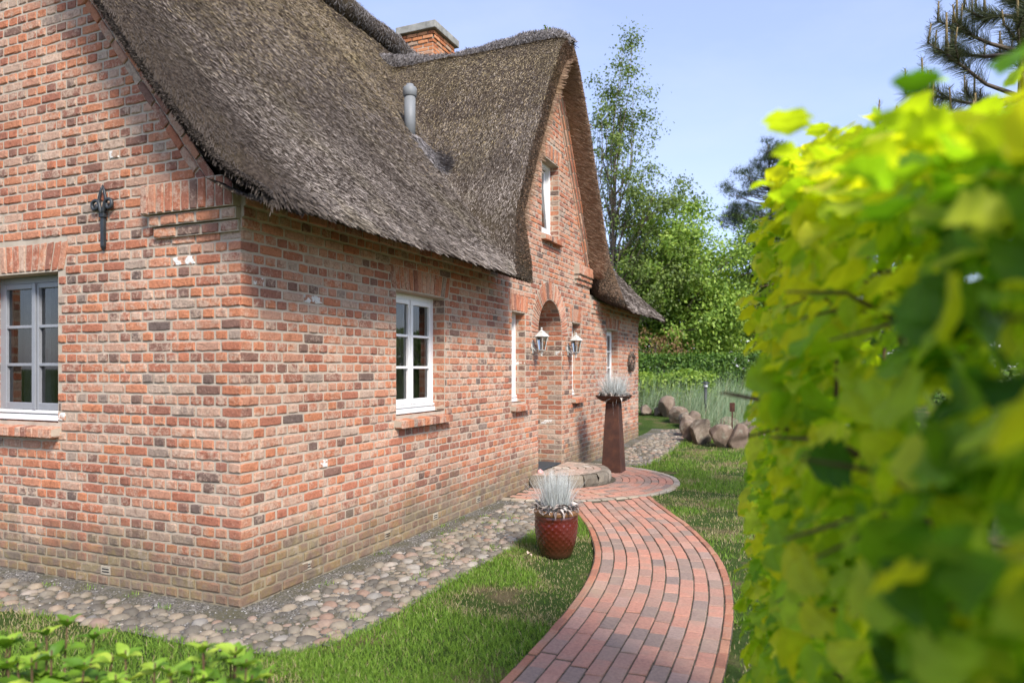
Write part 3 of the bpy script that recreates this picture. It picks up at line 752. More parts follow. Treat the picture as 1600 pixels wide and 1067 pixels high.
# ------------------------------------------------------------------ windows
def window(fr, o, mat, cols=2, rows=3, tilt=0., curtain='blind', sb=RV, name='window', half_curt=False):
    u0, u1, z0, z1 = o; W, H = u1-u0, z1-z0; M = fmat(fr, (u0, z0, -sb)); ft, fd = .055, .07
    m = MB()
    for a in (((0,0,-fd),(ft,H,0)), ((W-ft,0,-fd),(W,H,0)), ((ft,H-ft,-fd),(W-ft,H,-.001)), ((ft,0,-fd),(W-ft,ft,-.001))): m.box(*a)
    win = m.build(name, mat, house, bevel=.003); win.matrix_local = M
    m = MB(); m.box((.002, .0, .001), (W-.002, .045, .026)); m.box((.004, .056, .001), (W-.004, .082, .020)); m.build('weather_bar', MT['white'], win, bevel=.004)
    m = MB(); m.box((-.008, .0, -.05), (-.001, H, .004)); m.box((W+.001, 0, -.05), (W+.006, H, .004)); g = m.build('gasket', MT['rubber'], win)
    iw = (W-2*ft)/cols; st_ = .042; fz = .012
    for c in range(cols):
        a = ft+c*iw+.002; b = a+iw-.004; y0, y1 = ft+.03, H-ft-.002
        Mt = Matrix.Translation((0, y0, 0)) @ Matrix.Rotation(tilt, 4, 'X') @ Matrix.Translation((0, -y0, 0))
        s = MB()
        s.box((a, y0, -.05), (a+st_, y1, fz), Mt); s.box((b-st_, y0, -.05), (b, y1, fz), Mt)
        s.box((a+st_, y0, -.05), (b-st_, y0+.055, fz-.001), Mt); s.box((a+st_, y1-st_, -.05), (b-st_, y1, fz-.001), Mt)
        ph = (y1-st_-y0-.055)/rows
        for r_ in range(1, rows): zc = y0+.055+ph*r_; s.box((a+st_, zc-.0125, -.03), (b-st_, zc+.0125, fz-.003), Mt)
        s.build('sash', mat, win, bevel=.004)
        for r_ in range(rows):
            za, zb = y0+.055+ph*r_+(.0125 if r_ else 0), y0+.055+ph*(r_+1)-(.0125 if r_ < rows-1 else 0)
            p = MB(); tl = rnd.uniform(-.004, .004); p.add([Mt @ Vector(q) for q in ((a+st_-.003, za-.003, -.012+tl), (b-st_+.003, za-.003, -.012-tl), (b-st_+.003, zb+.003, -.012-tl), (a+st_-.003, zb+.003, -.012+tl))], [(0,1,2,3)])
            p.build('pane', MT['glass'], win)
    if cols == 2:
        m = MB(); uc = ft+iw; m.box((uc-.022, ft+.03, fz+.0005), (uc+.022, H-ft-.004, fz+.014)); m.build('meeting_rail', mat, win, bevel=.004)
        m = MB(); m.tube([(uc+.0, .5*H, -.055), (uc, .5*H, -.085), (uc, .5*H-.1, -.088)], .007, 6); m.build('handle', MT['white'], win)
    # curtains
    if curtain:
        m = MB(); n = 60; cw = W-.02
        for (ca, cb) in (((0, .46), (.54, 1)) if half_curt else ((0., 1.),)):
            P = []
            for k in range(n+1):
                t = ca+(cb-ca)*k/n; u = .01+cw*t; d = -.20+.02*math.sin(k*1.1)+.012*math.sin(k*2.7+1)
                P += [(u, .0, d-.01*math.sin(k*.7)), (u+.015*math.sin(k*.9), H, d)]
            m.add(P, [(2*k, 2*k+2, 2*k+3, 2*k+1) for k in range(n)])
        m.build('curtain', MT[curtain], win, smooth=True)
    m = MB()
    P = [(-.25,-.3,-.08),(W+.25,-.3,-.08),(W+.25,H+.2,-.08),(-.25,H+.2,-.08),(-.25,-.3,-1.4),(W+.25,-.3,-1.4),(W+.25,H+.2,-1.4),(-.25,H+.2,-1.4)]
    m.add(P, [(4,5,6,7),(0,1,5,4),(1,2,6,5),(2,3,7,6),(3,0,4,7)]); m.build('room_backing', MT['dark'], win)
    # brick-on-edge sill
    sill = link('window_sill', None, house); sill.matrix_local = fmat(fr, (u0, z0, 0)); n = max(4, int(round((W+.06)/.072))); w_ = (W+.06)/n
    mm = MB(); mm.add([(-.03,-.095,-.19),(W+.03,-.095,-.19),(W+.03,-.012,-.19),(-.03,-.012,-.19),(-.03,-.1,.075),(W+.03,-.1,.075),(W+.03,-.048,.075),(-.03,-.048,.075)], [(0,3,2,1),(4,5,6,7),(0,1,5,4),(1,2,6,5),(2,3,7,6),(3,0,4,7)])
    mm.build('sill_bed', MT['mortar'], sill)
    for k in range(n):
        a, b = -.03+k*w_+.003, -.03+(k+1)*w_-.003; j = rnd.uniform(-.004, .004); b_ = MB(); f = .088+j
        V = [(a,-.105,-.17),(b,-.105,-.17),(b,-.004,-.17),(a,-.004,-.17),(a,-.112,f),(b,-.112,f),(b,-.040+j,f),(a,-.040+j,f)]
        b_.add(V, [(0,3,2,1),(4,5,6,7),(0,1,5,4),(1,2,6,5),(2,3,7,6),(3,0,4,7)]); b_.build('brick', MT['sillbrick'], sill, bevel=.006)
    return win
MT['sillbrick'] = brick_material('sill brick', False)
window(FAC, W1, MT['white'], 2, 3, curtain='blind', half_curt=True)
window(FAC, W2, MT['white'], 1, 3, tilt=R_(-4), curtain='blind')
window(FAC, W3, MT['white'], 1, 3, curtain='blind')
window(FAC, W4, MT['white'], 2, 3, curtain='blind', half_curt=True)
window(FAC, WU, MT['white'], 1, 1, tilt=R_(-5), curtain='curtain')
window(GAB, WG, MT['grey'], 2, 3, curtain='curtain', half_curt=True)
# two slotted vent bricks per wall foot
m0 = []
for fr, u in ((GAB, -1.35), (GAB, -3.6), (FAC, .62), (FAC, 1.72), (FAC, 2.6), (FAC, 3.6)):
    m = MB(); M = fmat(fr, (u, 1*CP+.006, .0075)); m.box((0, 0, -.01), (.104, .063, 0), M)
    vb = m.build('vent_brick', MT['sett'], house, bevel=.002); m = MB()
    for z in (.016, .036): m.box((.016, z, 0), (.088, z+.009, .0015), M)
    m.build('slot', MT['rubber'], vb)
# wrought iron wall anchor (lily shaped)
an = link('wall_anchor', None, house); an.matrix_local = fmat(GAB, (-1.30, 2.49, .012))
m = MB(); m.box((-.017, .02, 0), (.017, .24, .024)); m.add([(-.017,.02,0),(.017,.02,0),(.017,.02,.024),(-.017,.02,.024),(0,-.02,.01)], [(0,1,4),(1,2,4),(2,3,4),(3,0,4)]); m.build('stem', MT['iron'], an, bevel=.003)
m = MB(); m.box((-.027, .235, .0), (.027, .265, .032)); m.build('collar', MT['iron'], an, bevel=.004)
m = MB(); m.tube([(-.012,.26,.015),(-.034,.33,.016),(-.038,.37,.018),(-.02,.43,.018),(0,.475,.016)], [.013,.012,.011,.010,.005], 7); m.tube([(.012,.26,.015),(.034,.33,.016),(.038,.37,.018),(.02,.43,.018),(0,.475,.016)], [.013,.012,.011,.010,.005], 7); m.build('petal', MT['iron'], an, True)
for sg in (-1, 1):
    P = [(sg*.012,.25,.02),(sg*.016,.29,.022),(sg*.028,.335,.022)]
    for k in range(17):
        a = math.pi*.80 - k*.38; rr = .044*(1-k*.036); P.append((sg*(.072+rr*math.cos(a)), .325+rr*math.sin(a), .022))
    m = MB(); m.tube(P, [.013]*len(P), 7); m.build('scroll', MT['iron'], an, True)

# ------------------------------------------------------------------ thatched roof
XR, ZR = -HW/2, 7.24
Y0, Y1 = -.26, HL+.30
def z_main(x):
    return ZR - SL*(x-XR) + .32*np.clip((x+1.1)/1.6, 0, 1.2)**2
def z_dorm(y):
    d = np.abs(y-YC); return 6.36 - (np.sqrt(d*d+.5**2)-.5)*1.776
def smax(a, b, k=.30):
    h = np.clip(.5+.5*(a-b)/k, 0, 1); return b*(1-h)+a*h + k*h*(1-h)
def lump(x, y): return .035*(fbm(x*1.6+20, y*1.6+4)-.5)
def roofz(x, y): return smax(z_main(x), z_dorm(y)) + lump(x, y)
def xfront(y):
    d = np.abs(y-YC); return .30 + .20*sstep(1.9, 2.6, d)
def vround(y):                     # rounded shoulder at the two verges
    a = np.clip((Y0+.34-y)/.34, 0, 1); b = np.clip((y-Y1+.20)/.20, 0, 1); t = np.maximum(a, b); return .17*(1-np.sqrt(1-np.minimum(t, .999)**2))
def surf(u, y):
    """u=0 front edge, u=1 ridge"""
    xf = xfront(y); x = xf + (XR-xf)*u; er = .06*np.clip(1-u*(xf-XR)/.12, 0, 1)**2
    return np.stack([x, y+0*x, roofz(x, y)-er-vround(y)*(.25+.75*sstep(0, .12, u))+0*x], -1)
yy = np.unique(np.concatenate([np.linspace(Y0, Y1, 180), np.linspace(Y0, Y0+.25, 12), np.linspace(YC-3, YC+3, 120)])); uu = np.unique(np.concatenate([np.linspace(0, 1, 70), np.linspace(0, .06, 12)]))
UU, YY = np.meshgrid(uu, yy, indexing='ij'); S = surf(UU, YY)
def thatch_material(name, dark=1.):
    m, nt, b = newmat(name, .95, .08); n1 = noise(nt, 1.2, 5, .6); n2 = noise(nt, 34, 6, .7, None, (1., 1., .35)); n3 = noise(nt, 5, 5, .6)
    c = ramp(nt, n2, [(.3, (.018*dark,.013*dark,.010*dark)), (.5, (.06*dark,.045*dark,.034*dark)), (.72, (.15*dark,.118*dark,.092*dark))])
    c = mixc(nt, ramp(nt, n1, [(.5, (0,0,0)), (.75, (.5,.5,.5))]), c, (.09,.07,.03)); setc(nt, b, c); bump(nt, b, n2, 1., .05); return m
MT['thatch'] = thatch_material('thatch')
nu, ny_ = UU.shape; ii = np.arange(nu*ny_).reshape(nu, ny_)
F = np.stack([ii[:-1,:-1], ii[:-1,1:], ii[1:,1:], ii[1:,:-1]], -1).reshape(-1, 4)
roof = link('thatched_roof', mesh_np('thatched_roof', S.reshape(-1, 3), F, MT['thatch'], smooth=True), house)
tag(roof, 'weathered brown grey reed thatch sweeping up into the dormer')
# front rim, soffit and dormer intrados
def rim_rows(y):
    d = np.abs(y-YC); sg = np.sign(y-YC); O = surf(np.zeros_like(y), y)
    e = 1e-3; sl = (z_dorm(y+e)-z_dorm(y-e))/(2*e); nl = np.sqrt(1+sl*sl); ny, nz = -sl/nl, 1/nl; TH = .28
    dIx, dId, dIz = O[:,0]-.02, np.abs(y-TH*ny-YC), O[:,2]+.05-TH*nz
    kd = np.array([0, 2.0, 2.12, 2.34, 2.58, 2.9, 3.3, 9])
    def blend(dorm, vals, vals2):
        t = sstep(1.9, 2.12, d); return dorm*(1-t)+np.where(sg < 0, np.interp(d, kd, vals), np.interp(d, kd, vals2))*t
    Ix = blend(dIx, [.28,.30,.33,.42,.49,.27,.03,.03], [.28,.27,.22,.13,.09,.05,.03,.03]); Id = blend(dId, [1.72,1.72,1.76,1.80,1.95,2.5,3.3,9], [1.72,1.72,1.80,1.95,2.14,2.6,3.3,9]); Iz = blend(dIz, [3.35,3.35,3.25,2.86,2.60,2.68,2.79,2.79], [3.35,3.35,3.2,2.93,2.82,2.79,2.79,2.79])
    Id = np.where(d < .35, np.minimum(Id, d), Id)
    Bx = np.full_like(y, -.06); Bd = blend(Id, [1.9,1.9,1.94,1.99,2.12,2.5,3.3,9], [1.9,1.9,1.9,2.0,2.16,2.6,3.3,9]); Bz = blend(Iz, [3.4,3.4,3.3,3.05,2.84,2.82,2.84,2.84], [3.4,3.4,3.25,2.98,2.86,2.84,2.84,2.84])
    I = np.stack([Ix, YC+sg*Id, Iz], -1); B = np.stack([Bx, YC+sg*Bd, Bz], -1)
    Mid = .5*(O+I); Mid[:,0] += .035*(1-sstep(2.3, 3.0, d)); Mid[:,2] -= .03*sstep(2.2, 2.9, d); Mid[:,0] += .02*sstep(2.2, 2.9, d)
    return [O, .75*O+.25*I+(Mid-.5*(O+I))*.8, Mid, .25*O+.75*I+(Mid-.5*(O+I))*.7, I, .5*I+.5*B, B]
rows = rim_rows(yy); n_ = len(yy); V = np.concatenate(rows); F = np.concatenate([np.array([(k*n_+i, (k+1)*n_+i, (k+1)*n_+i+1, k*n_+i+1) for i in range(n_-1)]) for k in range(len(rows)-1)])
MT['rim'] = thatch_material('cut reed ends', .9)
link('eaves_edge', mesh_np('eaves_edge', V, F, MT['rim'], smooth=True), roof)
# verges (cut sides at both gables) and rear slope
def verge_rows(xs, ye, sg):
    s = np.stack([xs, np.full_like(xs, ye), roofz(xs, np.full_like(xs, ye))-vround(np.full_like(xs, ye))*(.25+.75*sstep(.5, .05, xs))], -1); zi = np.maximum(2.74-SL*xs, 2.80-.40*xs); inner = np.stack([xs, np.full_like(xs, ye+sg*.30), zi], -1); m1 = s*.62+inner*.38; m1[:,1] -= sg*.07; m1[:,2] -= .02; m2 = s*.25+inner*.75; m2[:,1] -= sg*.02
    return [s, .85*s+.15*m1+np.array([0,-sg*.025,0]), m1, m2, inner]
xs = np.linspace(.5, XR, 90)
for ye, sg in ((Y0, 1), (Y1, -1)):
    rws = verge_rows(xs, ye, sg); n_ = len(xs); Fs = []
    for k in range(len(rws)-1):
        q = np.array([(k*n_+i, (k+1)*n_+i, (k+1)*n_+i+1, k*n_+i+1) for i in range(n_-1)]); Fs.append(q if sg < 0 else q[:, ::-1])
    link('verge_edge', mesh_np('verge_edge', np.concatenate(rws), np.concatenate(Fs), MT['rim'], smooth=True), roof)
m = MB(); m.add([(XR, Y0, ZR), (XR, Y1, ZR), (-HW-.5, Y1, 2.6), (-HW-.5, Y0, 2.6)], [(0,1,2,3)]); m.add([(XR, Y0, ZR-.4), (XR, Y1, ZR-.4), (-HW-.4, Y1, 2.3), (-HW-.4, Y0, 2.3)], [(3,2,1,0)]); m.build('rear_slope', MT['thatch'], roof)
# --- reeds: short strands lying down the slope, one joined part
def reeds(P, T, N_, L, Wd, lift, jit, seed):
    r = np.random.default_rng(seed); k = len(P); a = r.normal(0, jit, k)[:, None]; W_ = np.cross(N_, T); W_ /= np.linalg.norm(W_, axis=1)[:, None]+1e-9
    D = T*np.cos(a)+W_*np.sin(a); Wv = np.cross(N_, D); Wv = Wv + N_*r.normal(0, .45, k)[:, None]; Wv /= np.linalg.norm(Wv, axis=1)[:, None]+1e-9
    tip = P + D*L[:, None] + N_*lift[:, None]; h = (Wd*.5)[:, None]
    V = np.stack([P-Wv*h, P+Wv*h, tip+Wv*h*.75, tip-Wv*h*.75], 1).reshape(-1, 3); F = np.arange(4*k).reshape(k, 4); return V, F
def surf_frame(u, y):
    e = .02; S0 = surf(u, y); xf = xfront(y); x = S0[:,0]
    zx = (roofz(x+e, y)-roofz(x-e, y))/(2*e); zy = (roofz(x, y+e)-vround(y+e)-roofz(x, y-e)+vround(y-e))/(2*e); zy = np.clip(zy, -3, 3)
    N_ = np.stack([-zx, -zy, np.ones_like(zx)], -1); N_ /= np.linalg.norm(N_, axis=1)[:, None]
    g = np.stack([-zx, -zy, -(zx*zx+zy*zy)], -1); g /= np.linalg.norm(g, axis=1)[:, None]+1e-9; return S0, g, N_
VV, FF, TT = [], [], []; base = 0
def push(V, F, t):
    global base
    VV.append(V); FF.append(F+base); TT.append(t); base += len(V)
def sample_roof(n, ya, yb, ua, ub, wd, ln, seed):
    r = np.random.default_rng(seed); y = r.uniform(ya, yb, n); u = r.uniform(ua, ub, n); P, T, N_ = surf_frame(u, y)
    L = r.uniform(.5, 1.25, n)*ln; lift = r.uniform(.0, .022, n)*(ln/.1); t = np.clip(r.beta(1.8, 2.0, n)*.85+.06+.40*(fbm(P[:,0]*2.2+3, P[:,1]*2.2+P[:,2])-.35), 0, 1)
    cont = np.where(np.abs(N_[:,1]) > np.abs(N_[:,0]), P[:,0], P[:,1]); alng = np.where(np.abs(N_[:,1]) > np.abs(N_[:,0]), P[:,1], P[:,0]); t = np.clip(t+.42*(fbm(cont*11+3, alng*1.3+P[:,2]*.7)-.5)+.22*(fbm(cont*31+5, alng*3.)-.5), 0, 1)
    # tan and mossy upper part, silvery grey towards the eaves
    t = np.clip(t+.20*(1-sstep(2.7, 4.2, P[:,2]))*r.random(n), 0, 1)
    hgt = sstep(3.6, 6.2, P[:,2]+.8*(fbm(P[:,0]*.8, P[:,1]*.8)-.5)); t = np.where(r.random(n) < hgt*.75, 1.02+.9*t, t)
    vg = 1-.72*(1-sstep(Y0+.05, Y0+.62, P[:,1]))*(P[:,1] < 1); t = np.where(t <= 1, t*vg, 1.02+(t-1.02)*vg)   # strand tone gets darker towards the gable verge
    V, F = reeds(P-N_*.012, T, N_, L, r.uniform(.6, 1.3, n)*wd, lift, .10, seed+1); push(V, F, t)
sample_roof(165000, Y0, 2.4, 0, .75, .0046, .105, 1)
sample_roof(110000, 2.4, 4.9, 0, .9, .0056, .11, 2)
sample_roof(38000, Y0, 6.5, .7, 1., .009, .11, 3)
sample_roof(85000, 4.0, 6.1, 0, .9, .0062, .10, 4)
sample_roof(16000, 6.06, 8.2, 0, .9, .010, .10, 5)
sample_roof(30000, 7.6, Y1, 0, 1, .010, .11, 6)
# ends of the reeds along the eaves, the dormer edge and the verges
def sample_rim(n, ya, yb, wd, seed, out=.022):
    r = np.random.default_rng(seed); y = r.uniform(ya, yb, n); rows = np.stack(rim_rows(y), 1); t = r.random(n)**1.1*3.9; k = t.astype(int); f = (t-k)[:, None]; ar = np.arange(n)
    P = rows[ar, k]*(1-f)+rows[ar, k+1]*f; e = .01; rows2 = np.stack(rim_rows(y+e), 1); P2 = rows2[ar, k]*(1-f)+rows2[ar, k+1]*f
    A = P2-P; B = rows[ar, k+1]-rows[ar, k]; N_ = np.cross(A, B); N_ /= np.linalg.norm(N_, axis=1)[:, None]+1e-9; N_ = np.where((N_[:, :1]*1. + -.3*N_[:, 2:3]) < 0, -N_, N_)
    _, T, _n = surf_frame(np.full(n, .02), y); dm = (1-sstep(2.1, 2.6, np.abs(y-YC)))[:, None]
    D = (T*.9+N_*.35)*(1-dm)+(N_*.55+T*.5+np.array([.35,0,0]))*dm; D /= np.linalg.norm(D, axis=1)[:, None]
    S_ = np.cross(D, N_+r.normal(0, .5, (n, 3))); S_ /= np.linalg.norm(S_, axis=1)[:, None]+1e-9; NN = np.cross(S_, D)
    L = r.uniform(.5, 1.1, n)*(out+.025); V, F = reeds(P-D*.03, D, NN, L, r.uniform(.6, 1.3, n)*wd, np.zeros(n), .18, seed+1); fx = t/4.
    tt = np.clip(r.beta(2, 2.6, n)*.8*(1-.35*fx), 0, 1); tt = np.where((np.abs(y-YC) < 2.7) & (r.random(n) < .75*(1-sstep(2.3, 2.7, np.abs(y-YC)))+.0), 2.05+.9*tt, tt); push(V, F, tt)
sample_rim(36000, Y0, 4.0, .0048, 20); sample_rim(26000, 3.6, 6.1, .0065, 21); sample_rim(26000, 6.0, 8.5, .007, 22); sample_rim(9000, 8.3, Y1, .008, 23)
def sample_intrados(n, ya, yb, wd, seed):
    r = np.random.default_rng(seed); y = r.uniform(ya, yb, n); rows = np.stack(rim_rows(y), 1); f = r.random(n)[:, None]; I, B = rows[:, 4], rows[:, 6]; P = I*(1-f)+B*f; e = .01; rows2 = np.stack(rim_rows(y+e), 1); T = rows2[:, 4]-I; T /= np.linalg.norm(T, axis=1)[:, None]+1e-9; T = np.where(T[:, 2:3] > 0, -T, T)
    X = (I-B)/(np.linalg.norm(I-B, axis=1)[:, None]+1e-9); N_ = np.cross(T, X); cen = np.stack([P[:,0], np.full(n, YC), P[:,2]-1.], 1)-P; N_ = np.where((N_*cen).sum(1)[:, None] < 0, -N_, N_); N_ /= np.linalg.norm(N_, axis=1)[:, None]+1e-9
    D = X*.8+T*.45; D /= np.linalg.norm(D, axis=1)[:, None]; V, F = reeds(P-D*.06+N_*.006, D, N_, r.uniform(.08, .22, n), r.uniform(.6, 1.5, n)*wd, r.uniform(0, .012, n), .10, seed+1); push(V, F, 2.06+.92*r.beta(1.6, 2., n))
sample_intrados(9000, 4.0, 6.06, .007, 25); sample_intrados(14000, 6.06, 8.2, .007, 26)
def sample_verge(n, ye, sg, wd, seed):
    r = np.random.default_rng(seed); x = r.uniform(XR, .5, n); rows = np.stack(verge_rows(x, ye, sg), 1); t = r.random(n)*3.95; k = t.astype(int); f = (t-k)[:, None]; ar = np.arange(n)
    P = rows[ar, k]*(1-f)+rows[ar, k+1]*f; T = np.tile(np.array([1, 0, -SL])/math.hypot(1, SL), (n, 1)); D = T*.6+np.array([0, -sg*.8, .0]); D /= np.linalg.norm(D, axis=1)[:, None]
    S_ = np.cross(D, r.normal(0, 1, (n, 3))); S_ /= np.linalg.norm(S_, axis=1)[:, None]; NN = np.cross(S_, D)
    V, F = reeds(P-D*.03, D, NN, r.uniform(.04, .07, n), r.uniform(.6, 1.3, n)*wd, np.zeros(n), .2, seed+1); push(V, F, np.clip(r.beta(1.3, 5.5, n), 0, 1))
sample_verge(75000, Y0, 1, .005, 30); sample_verge(5000, Y1, -1, .01, 31)
def reed_material():
    m, nt, b = newmat('reed strands', .8, .2); f = nd(nt, 'ShaderNodeAttribute', attribute_name='tone').outputs['Fac']
    mr = math_(nt, 'DIVIDE', f, 3.)
    c = ramp(nt, mr, [(0, (.036,.028,.022)), (.10, (.095,.076,.062)), (.20, (.20,.167,.14)), (.30, (.35,.30,.26)), (.335, (.48,.42,.365)), (.34, (.08,.06,.036)), (.45, (.20,.155,.095)), (.56, (.35,.275,.17)), (.66, (.46,.37,.24)), (.68, (.11,.068,.044)), (.80, (.27,.175,.115)), (1, (.42,.295,.20))])
    n = noise(nt, 1.3, 4, .6); c = mixc(nt, ramp(nt, n, [(.52, (0,0,0)), (.75, (.4,.4,.4))]), c, mixc(nt, 1., c, (.95,.95,.55), 'MULTIPLY')); setc(nt, b, c); return m
MT['reed'] = reed_material()
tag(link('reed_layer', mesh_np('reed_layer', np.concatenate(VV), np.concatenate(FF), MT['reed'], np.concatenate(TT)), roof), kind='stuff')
# --- heather ridge rolls
MT['heather'] = tone_mat('grey heather', [(0, (.06,.052,.05)), (.35, (.15,.135,.13)), (.7, (.27,.25,.245)), (1, (.42,.39,.385))], .9, .1)
def ridge_roll(name, pts, rad, nstr, seed):
    r = np.random.default_rng(seed); pts = np.array(pts, float); m = MB(); rr = [rad*(1+.10*math.sin(i*1.7)) for i in range(len(pts))]; m.tube(pts, rr, 14); o = m.build(name, MT['thatch'], roof, True)
    s = r.uniform(0, len(pts)-1.001, nstr); i = s.astype(int); f = (s-i)[:, None]; c = pts[i]*(1-f)+pts[i+1]*f; ax = pts[i+1]-pts[i]; ax /= np.linalg.norm(ax, axis=1)[:, None]
    a = r.uniform(-.7, math.pi+.7, nstr)[:, None]; sd_ = np.cross(ax, [0,0,1.]); sd_ /= np.linalg.norm(sd_, axis=1)[:, None]; up = np.cross(sd_, ax)
    N_ = sd_*np.cos(a)+up*np.sin(a); rl = np.interp(s, np.arange(len(rr)), rr)[:, None]; P = c+N_*rl*.96; D = np.cross(ax, N_)*r.choice([-1, 1], nstr)[:, None]+ax*r.normal(0, .9, (nstr, 1))+N_*r.uniform(-.05, .16, (nstr, 1)); D /= np.linalg.norm(D, axis=1)[:, None]
    S_ = np.cross(D, N_); NN = np.cross(S_, D); V, F = reeds(P, D, NN, r.uniform(.05, .13, nstr), r.uniform(.004, .010, nstr), np.zeros(nstr), .3, seed+3)
    tag(link('heather', mesh_np('heather', V, F, MT['heather'], np.clip(r.beta(2, 2, nstr)*.8+.25*np.maximum(N_[:,2], 0), 0, 1)), o), kind='stuff'); return o
ridge_roll('ridge_roll', [(XR+.02, y, ZR+.02+.03*math.sin(y*1.3)) for y in np.linspace(Y0, Y1, 34)], .21, 22000, 41)
DR = [(x, YC+.02*math.sin(x*3), float(np.interp(x, [-3.0,-2.7,-1.7,-1.0,-.4,-.05,.12,.24], [6.52,6.42,6.27,6.29,6.34,6.35,6.31,6.20]))) for x in np.linspace(.24, -3.0, 26)]
ridge_roll('ridge_roll', DR, .165, 22000, 43)
m = MB(); m.tube([(x, YC-.185, z-.08) for x, y, z in DR[:15]], .008, 6); m.build('ridge_pole', MT['rust'], roof)
# vent pipe with its heather apron
vp = link('vent_pipe', None, roof); VPX, VPY = -1.36, 4.40; vz = float(roofz(np.array(VPX), np.array(VPY))); vp.location = (VPX, VPY, vz-.15)
m = MB(); m.lathe([(.074,0),(.074,.60)], 20); m.build('pipe', MT['lead'], vp, True)
m = MB(); m.lathe([(.078,.58),(.09,.59),(.09,.69),(.08,.705),(.05,.715),(.047,.745),(.0,.75)], 20, caps=False); m.build('cowl', MT['lead'], vp, True)
n = 2600; r = np.random.default_rng(77); tt = r.random(n)**.8; x = VPX+.08+tt*.50; y = VPY+r.normal(0, 1, n)*(.09+.02*tt)*(1-.5*tt)-.0*tt
e = .02; zx = (roofz(x+e, y)-roofz(x-e, y))/(2*e); N_ = np.stack([-zx, 0*zx, np.ones_like(zx)], -1); N_ /= np.linalg.norm(N_, axis=1)[:, None]; T = np.stack([N_[:,2], 0*zx, -N_[:,0]], -1)
P = np.stack([x, y, roofz(x, y)], -1)+N_*(.03*(1-((y-VPY)/.16)**2).clip(0, 1)*(1-.6*tt))[:, None]-np.array(vp.location); V, F = reeds(P, T, N_, r.uniform(.05, .12, n), r.uniform(.004, .009, n), r.uniform(-.005, .02, n), .5, 78)
tag(link('heather_apron', mesh_np('heather_apron', V, F, MT['heather'], .45+.5*r.beta(2, 2, n)), vp), kind='stuff')
# chimney
ch = link('chimney', None, house); x0, x1, y0, y1 = -3.72, -3.06, 8.02, 8.80; zt = 8.02
m = MB(); m.box((x0, y0, 6.2), (x1, y1, zt-.075)); m.build('stack', MT['mortar'], ch)
B = MB()
for fr, L in (((Vector((x0, y0, 0)), Vector((1,0,0)), Vector((0,0,1)), Vector((0,-1,0))), x1-x0), ((Vector((x1, y0, 0)), Vector((0,1,0)), Vector((0,0,1)), Vector((1,0,0))), y1-y0),
              ((Vector((x1, y1, 0)), Vector((-1,0,0)), Vector((0,0,1)), Vector((0,1,0))), x1-x0), ((Vector((x0, y1, 0)), Vector((0,-1,0)), Vector((0,0,1)), Vector((-1,0,0))), y1-y0)):
    bb = Bricks(fr)
    for i in range(18):
        z1_ = zt-.085-i*.072; s = 0 if i % 2 else -.11; off = .03 if i < 2 else (.012 if i == 2 else 0)
        while s < L:
            a, b = max(-off, s), min(L+off, s+.215)
            if b-a > .03: bb.rect(a, b, z1_-.062, z1_, off=off)
            s += .226
    B.add(bb.mb.v, bb.mb.f)
MT['chbrick'] = tone_mat('orange chimney brick', [(0, (.36,.13,.06)), (.5, (.52,.21,.09)), (.8, (.56,.26,.13)), (1, (.36,.27,.2))], .9, .15, 0, 'piece', .5)
tag(B.build('chimney_bricks', MT['chbrick'], ch), kind='stuff')
m = MB(); m.box((x0-.10, y0-.10, zt-.07), (x1+.10, y1+.10, zt+.07)); m.build('cap', MT['concrete'], ch, bevel=.012)

# ------------------------------------------------------------------ things at the door
MT['stone'] = tone_mat('rough step stone', [(0, (.13,.112,.085)), (.5, (.22,.19,.145)), (1, (.30,.255,.195))], .9, .2, 0, 'piece', .9)
MT['flag'] = tone_mat('worn brick and stone flags', [(0, (.30,.24,.19)), (.4, (.42,.33,.26)), (.7, (.44,.29,.22)), (1, (.5,.44,.36))], .9, .2, 0, 'piece', .6)
step = empty('door_step', (0, 6.05, 0)); tag(step, 'half round stone step in front of the arched doorway', 'step')
SR = .85; ST_Z = .165
m = MB(); pr = [(SR*1.0*math.cos(a), SR*math.sin(a)) for a in np.linspace(-math.pi/2, math.pi/2, 40)]
m.add([(x-.0, y, z) for z in (-.05, ST_Z-.012) for x, y in [(-.75, -.5), (-.75, .5), (.0, .5), (.0, .83)] + [(x*.985, y*.985) for x, y in pr[::-1]] + [(.0, -.83), (.0, -.5)]], [])
k = len(m.v)//2; m.f = [tuple(range(k, 2*k))[::-1]] + [(i, (i+1) % k, k+(i+1) % k, k+i) for i in range(k)]
m.build('step_bed', MT['mortar'], step)
a = -math.pi/2+.02; rim_r = .11
while a < math.pi/2-.03:
    da = rnd.uniform(.26, .42); b = min(a+da, math.pi/2-.02)
    if math.pi/2-b < .12: b = math.pi/2-.02
    m = MB(); n = 5; P = []
    for z, ro, ri in ((-.04, SR+.0, SR-.2), (.05, SR+.028, SR-.2), (.12, SR+.022, SR-.2), (ST_Z, SR-.008, SR-rim_r)):
        for q in range(n+1):
            t = a+.012+(b-a-.024)*q/n; j = rnd.uniform(-.012, .012) if z < ST_Z else 0; P.append(((ro+j)*math.cos(t), (ro+j)*math.sin(t), z+rnd.uniform(-.003,.003)))
    for q in range(n+1): t = a+.012+(b-a-.024)*q/n; P.append(((SR-rim_r)*math.cos(t), (SR-rim_r)*math.sin(t), ST_Z-.001))
    F = [(k*(n+1)+q, k*(n+1)+q+1, (k+1)*(n+1)+q+1, (k+1)*(n+1)+q) for k in range(4) for q in range(n)]; m.add(P, F); m.build('edge_stone', MT['stone'], step); a = b
row = 0; rr = SR-rim_r-.006
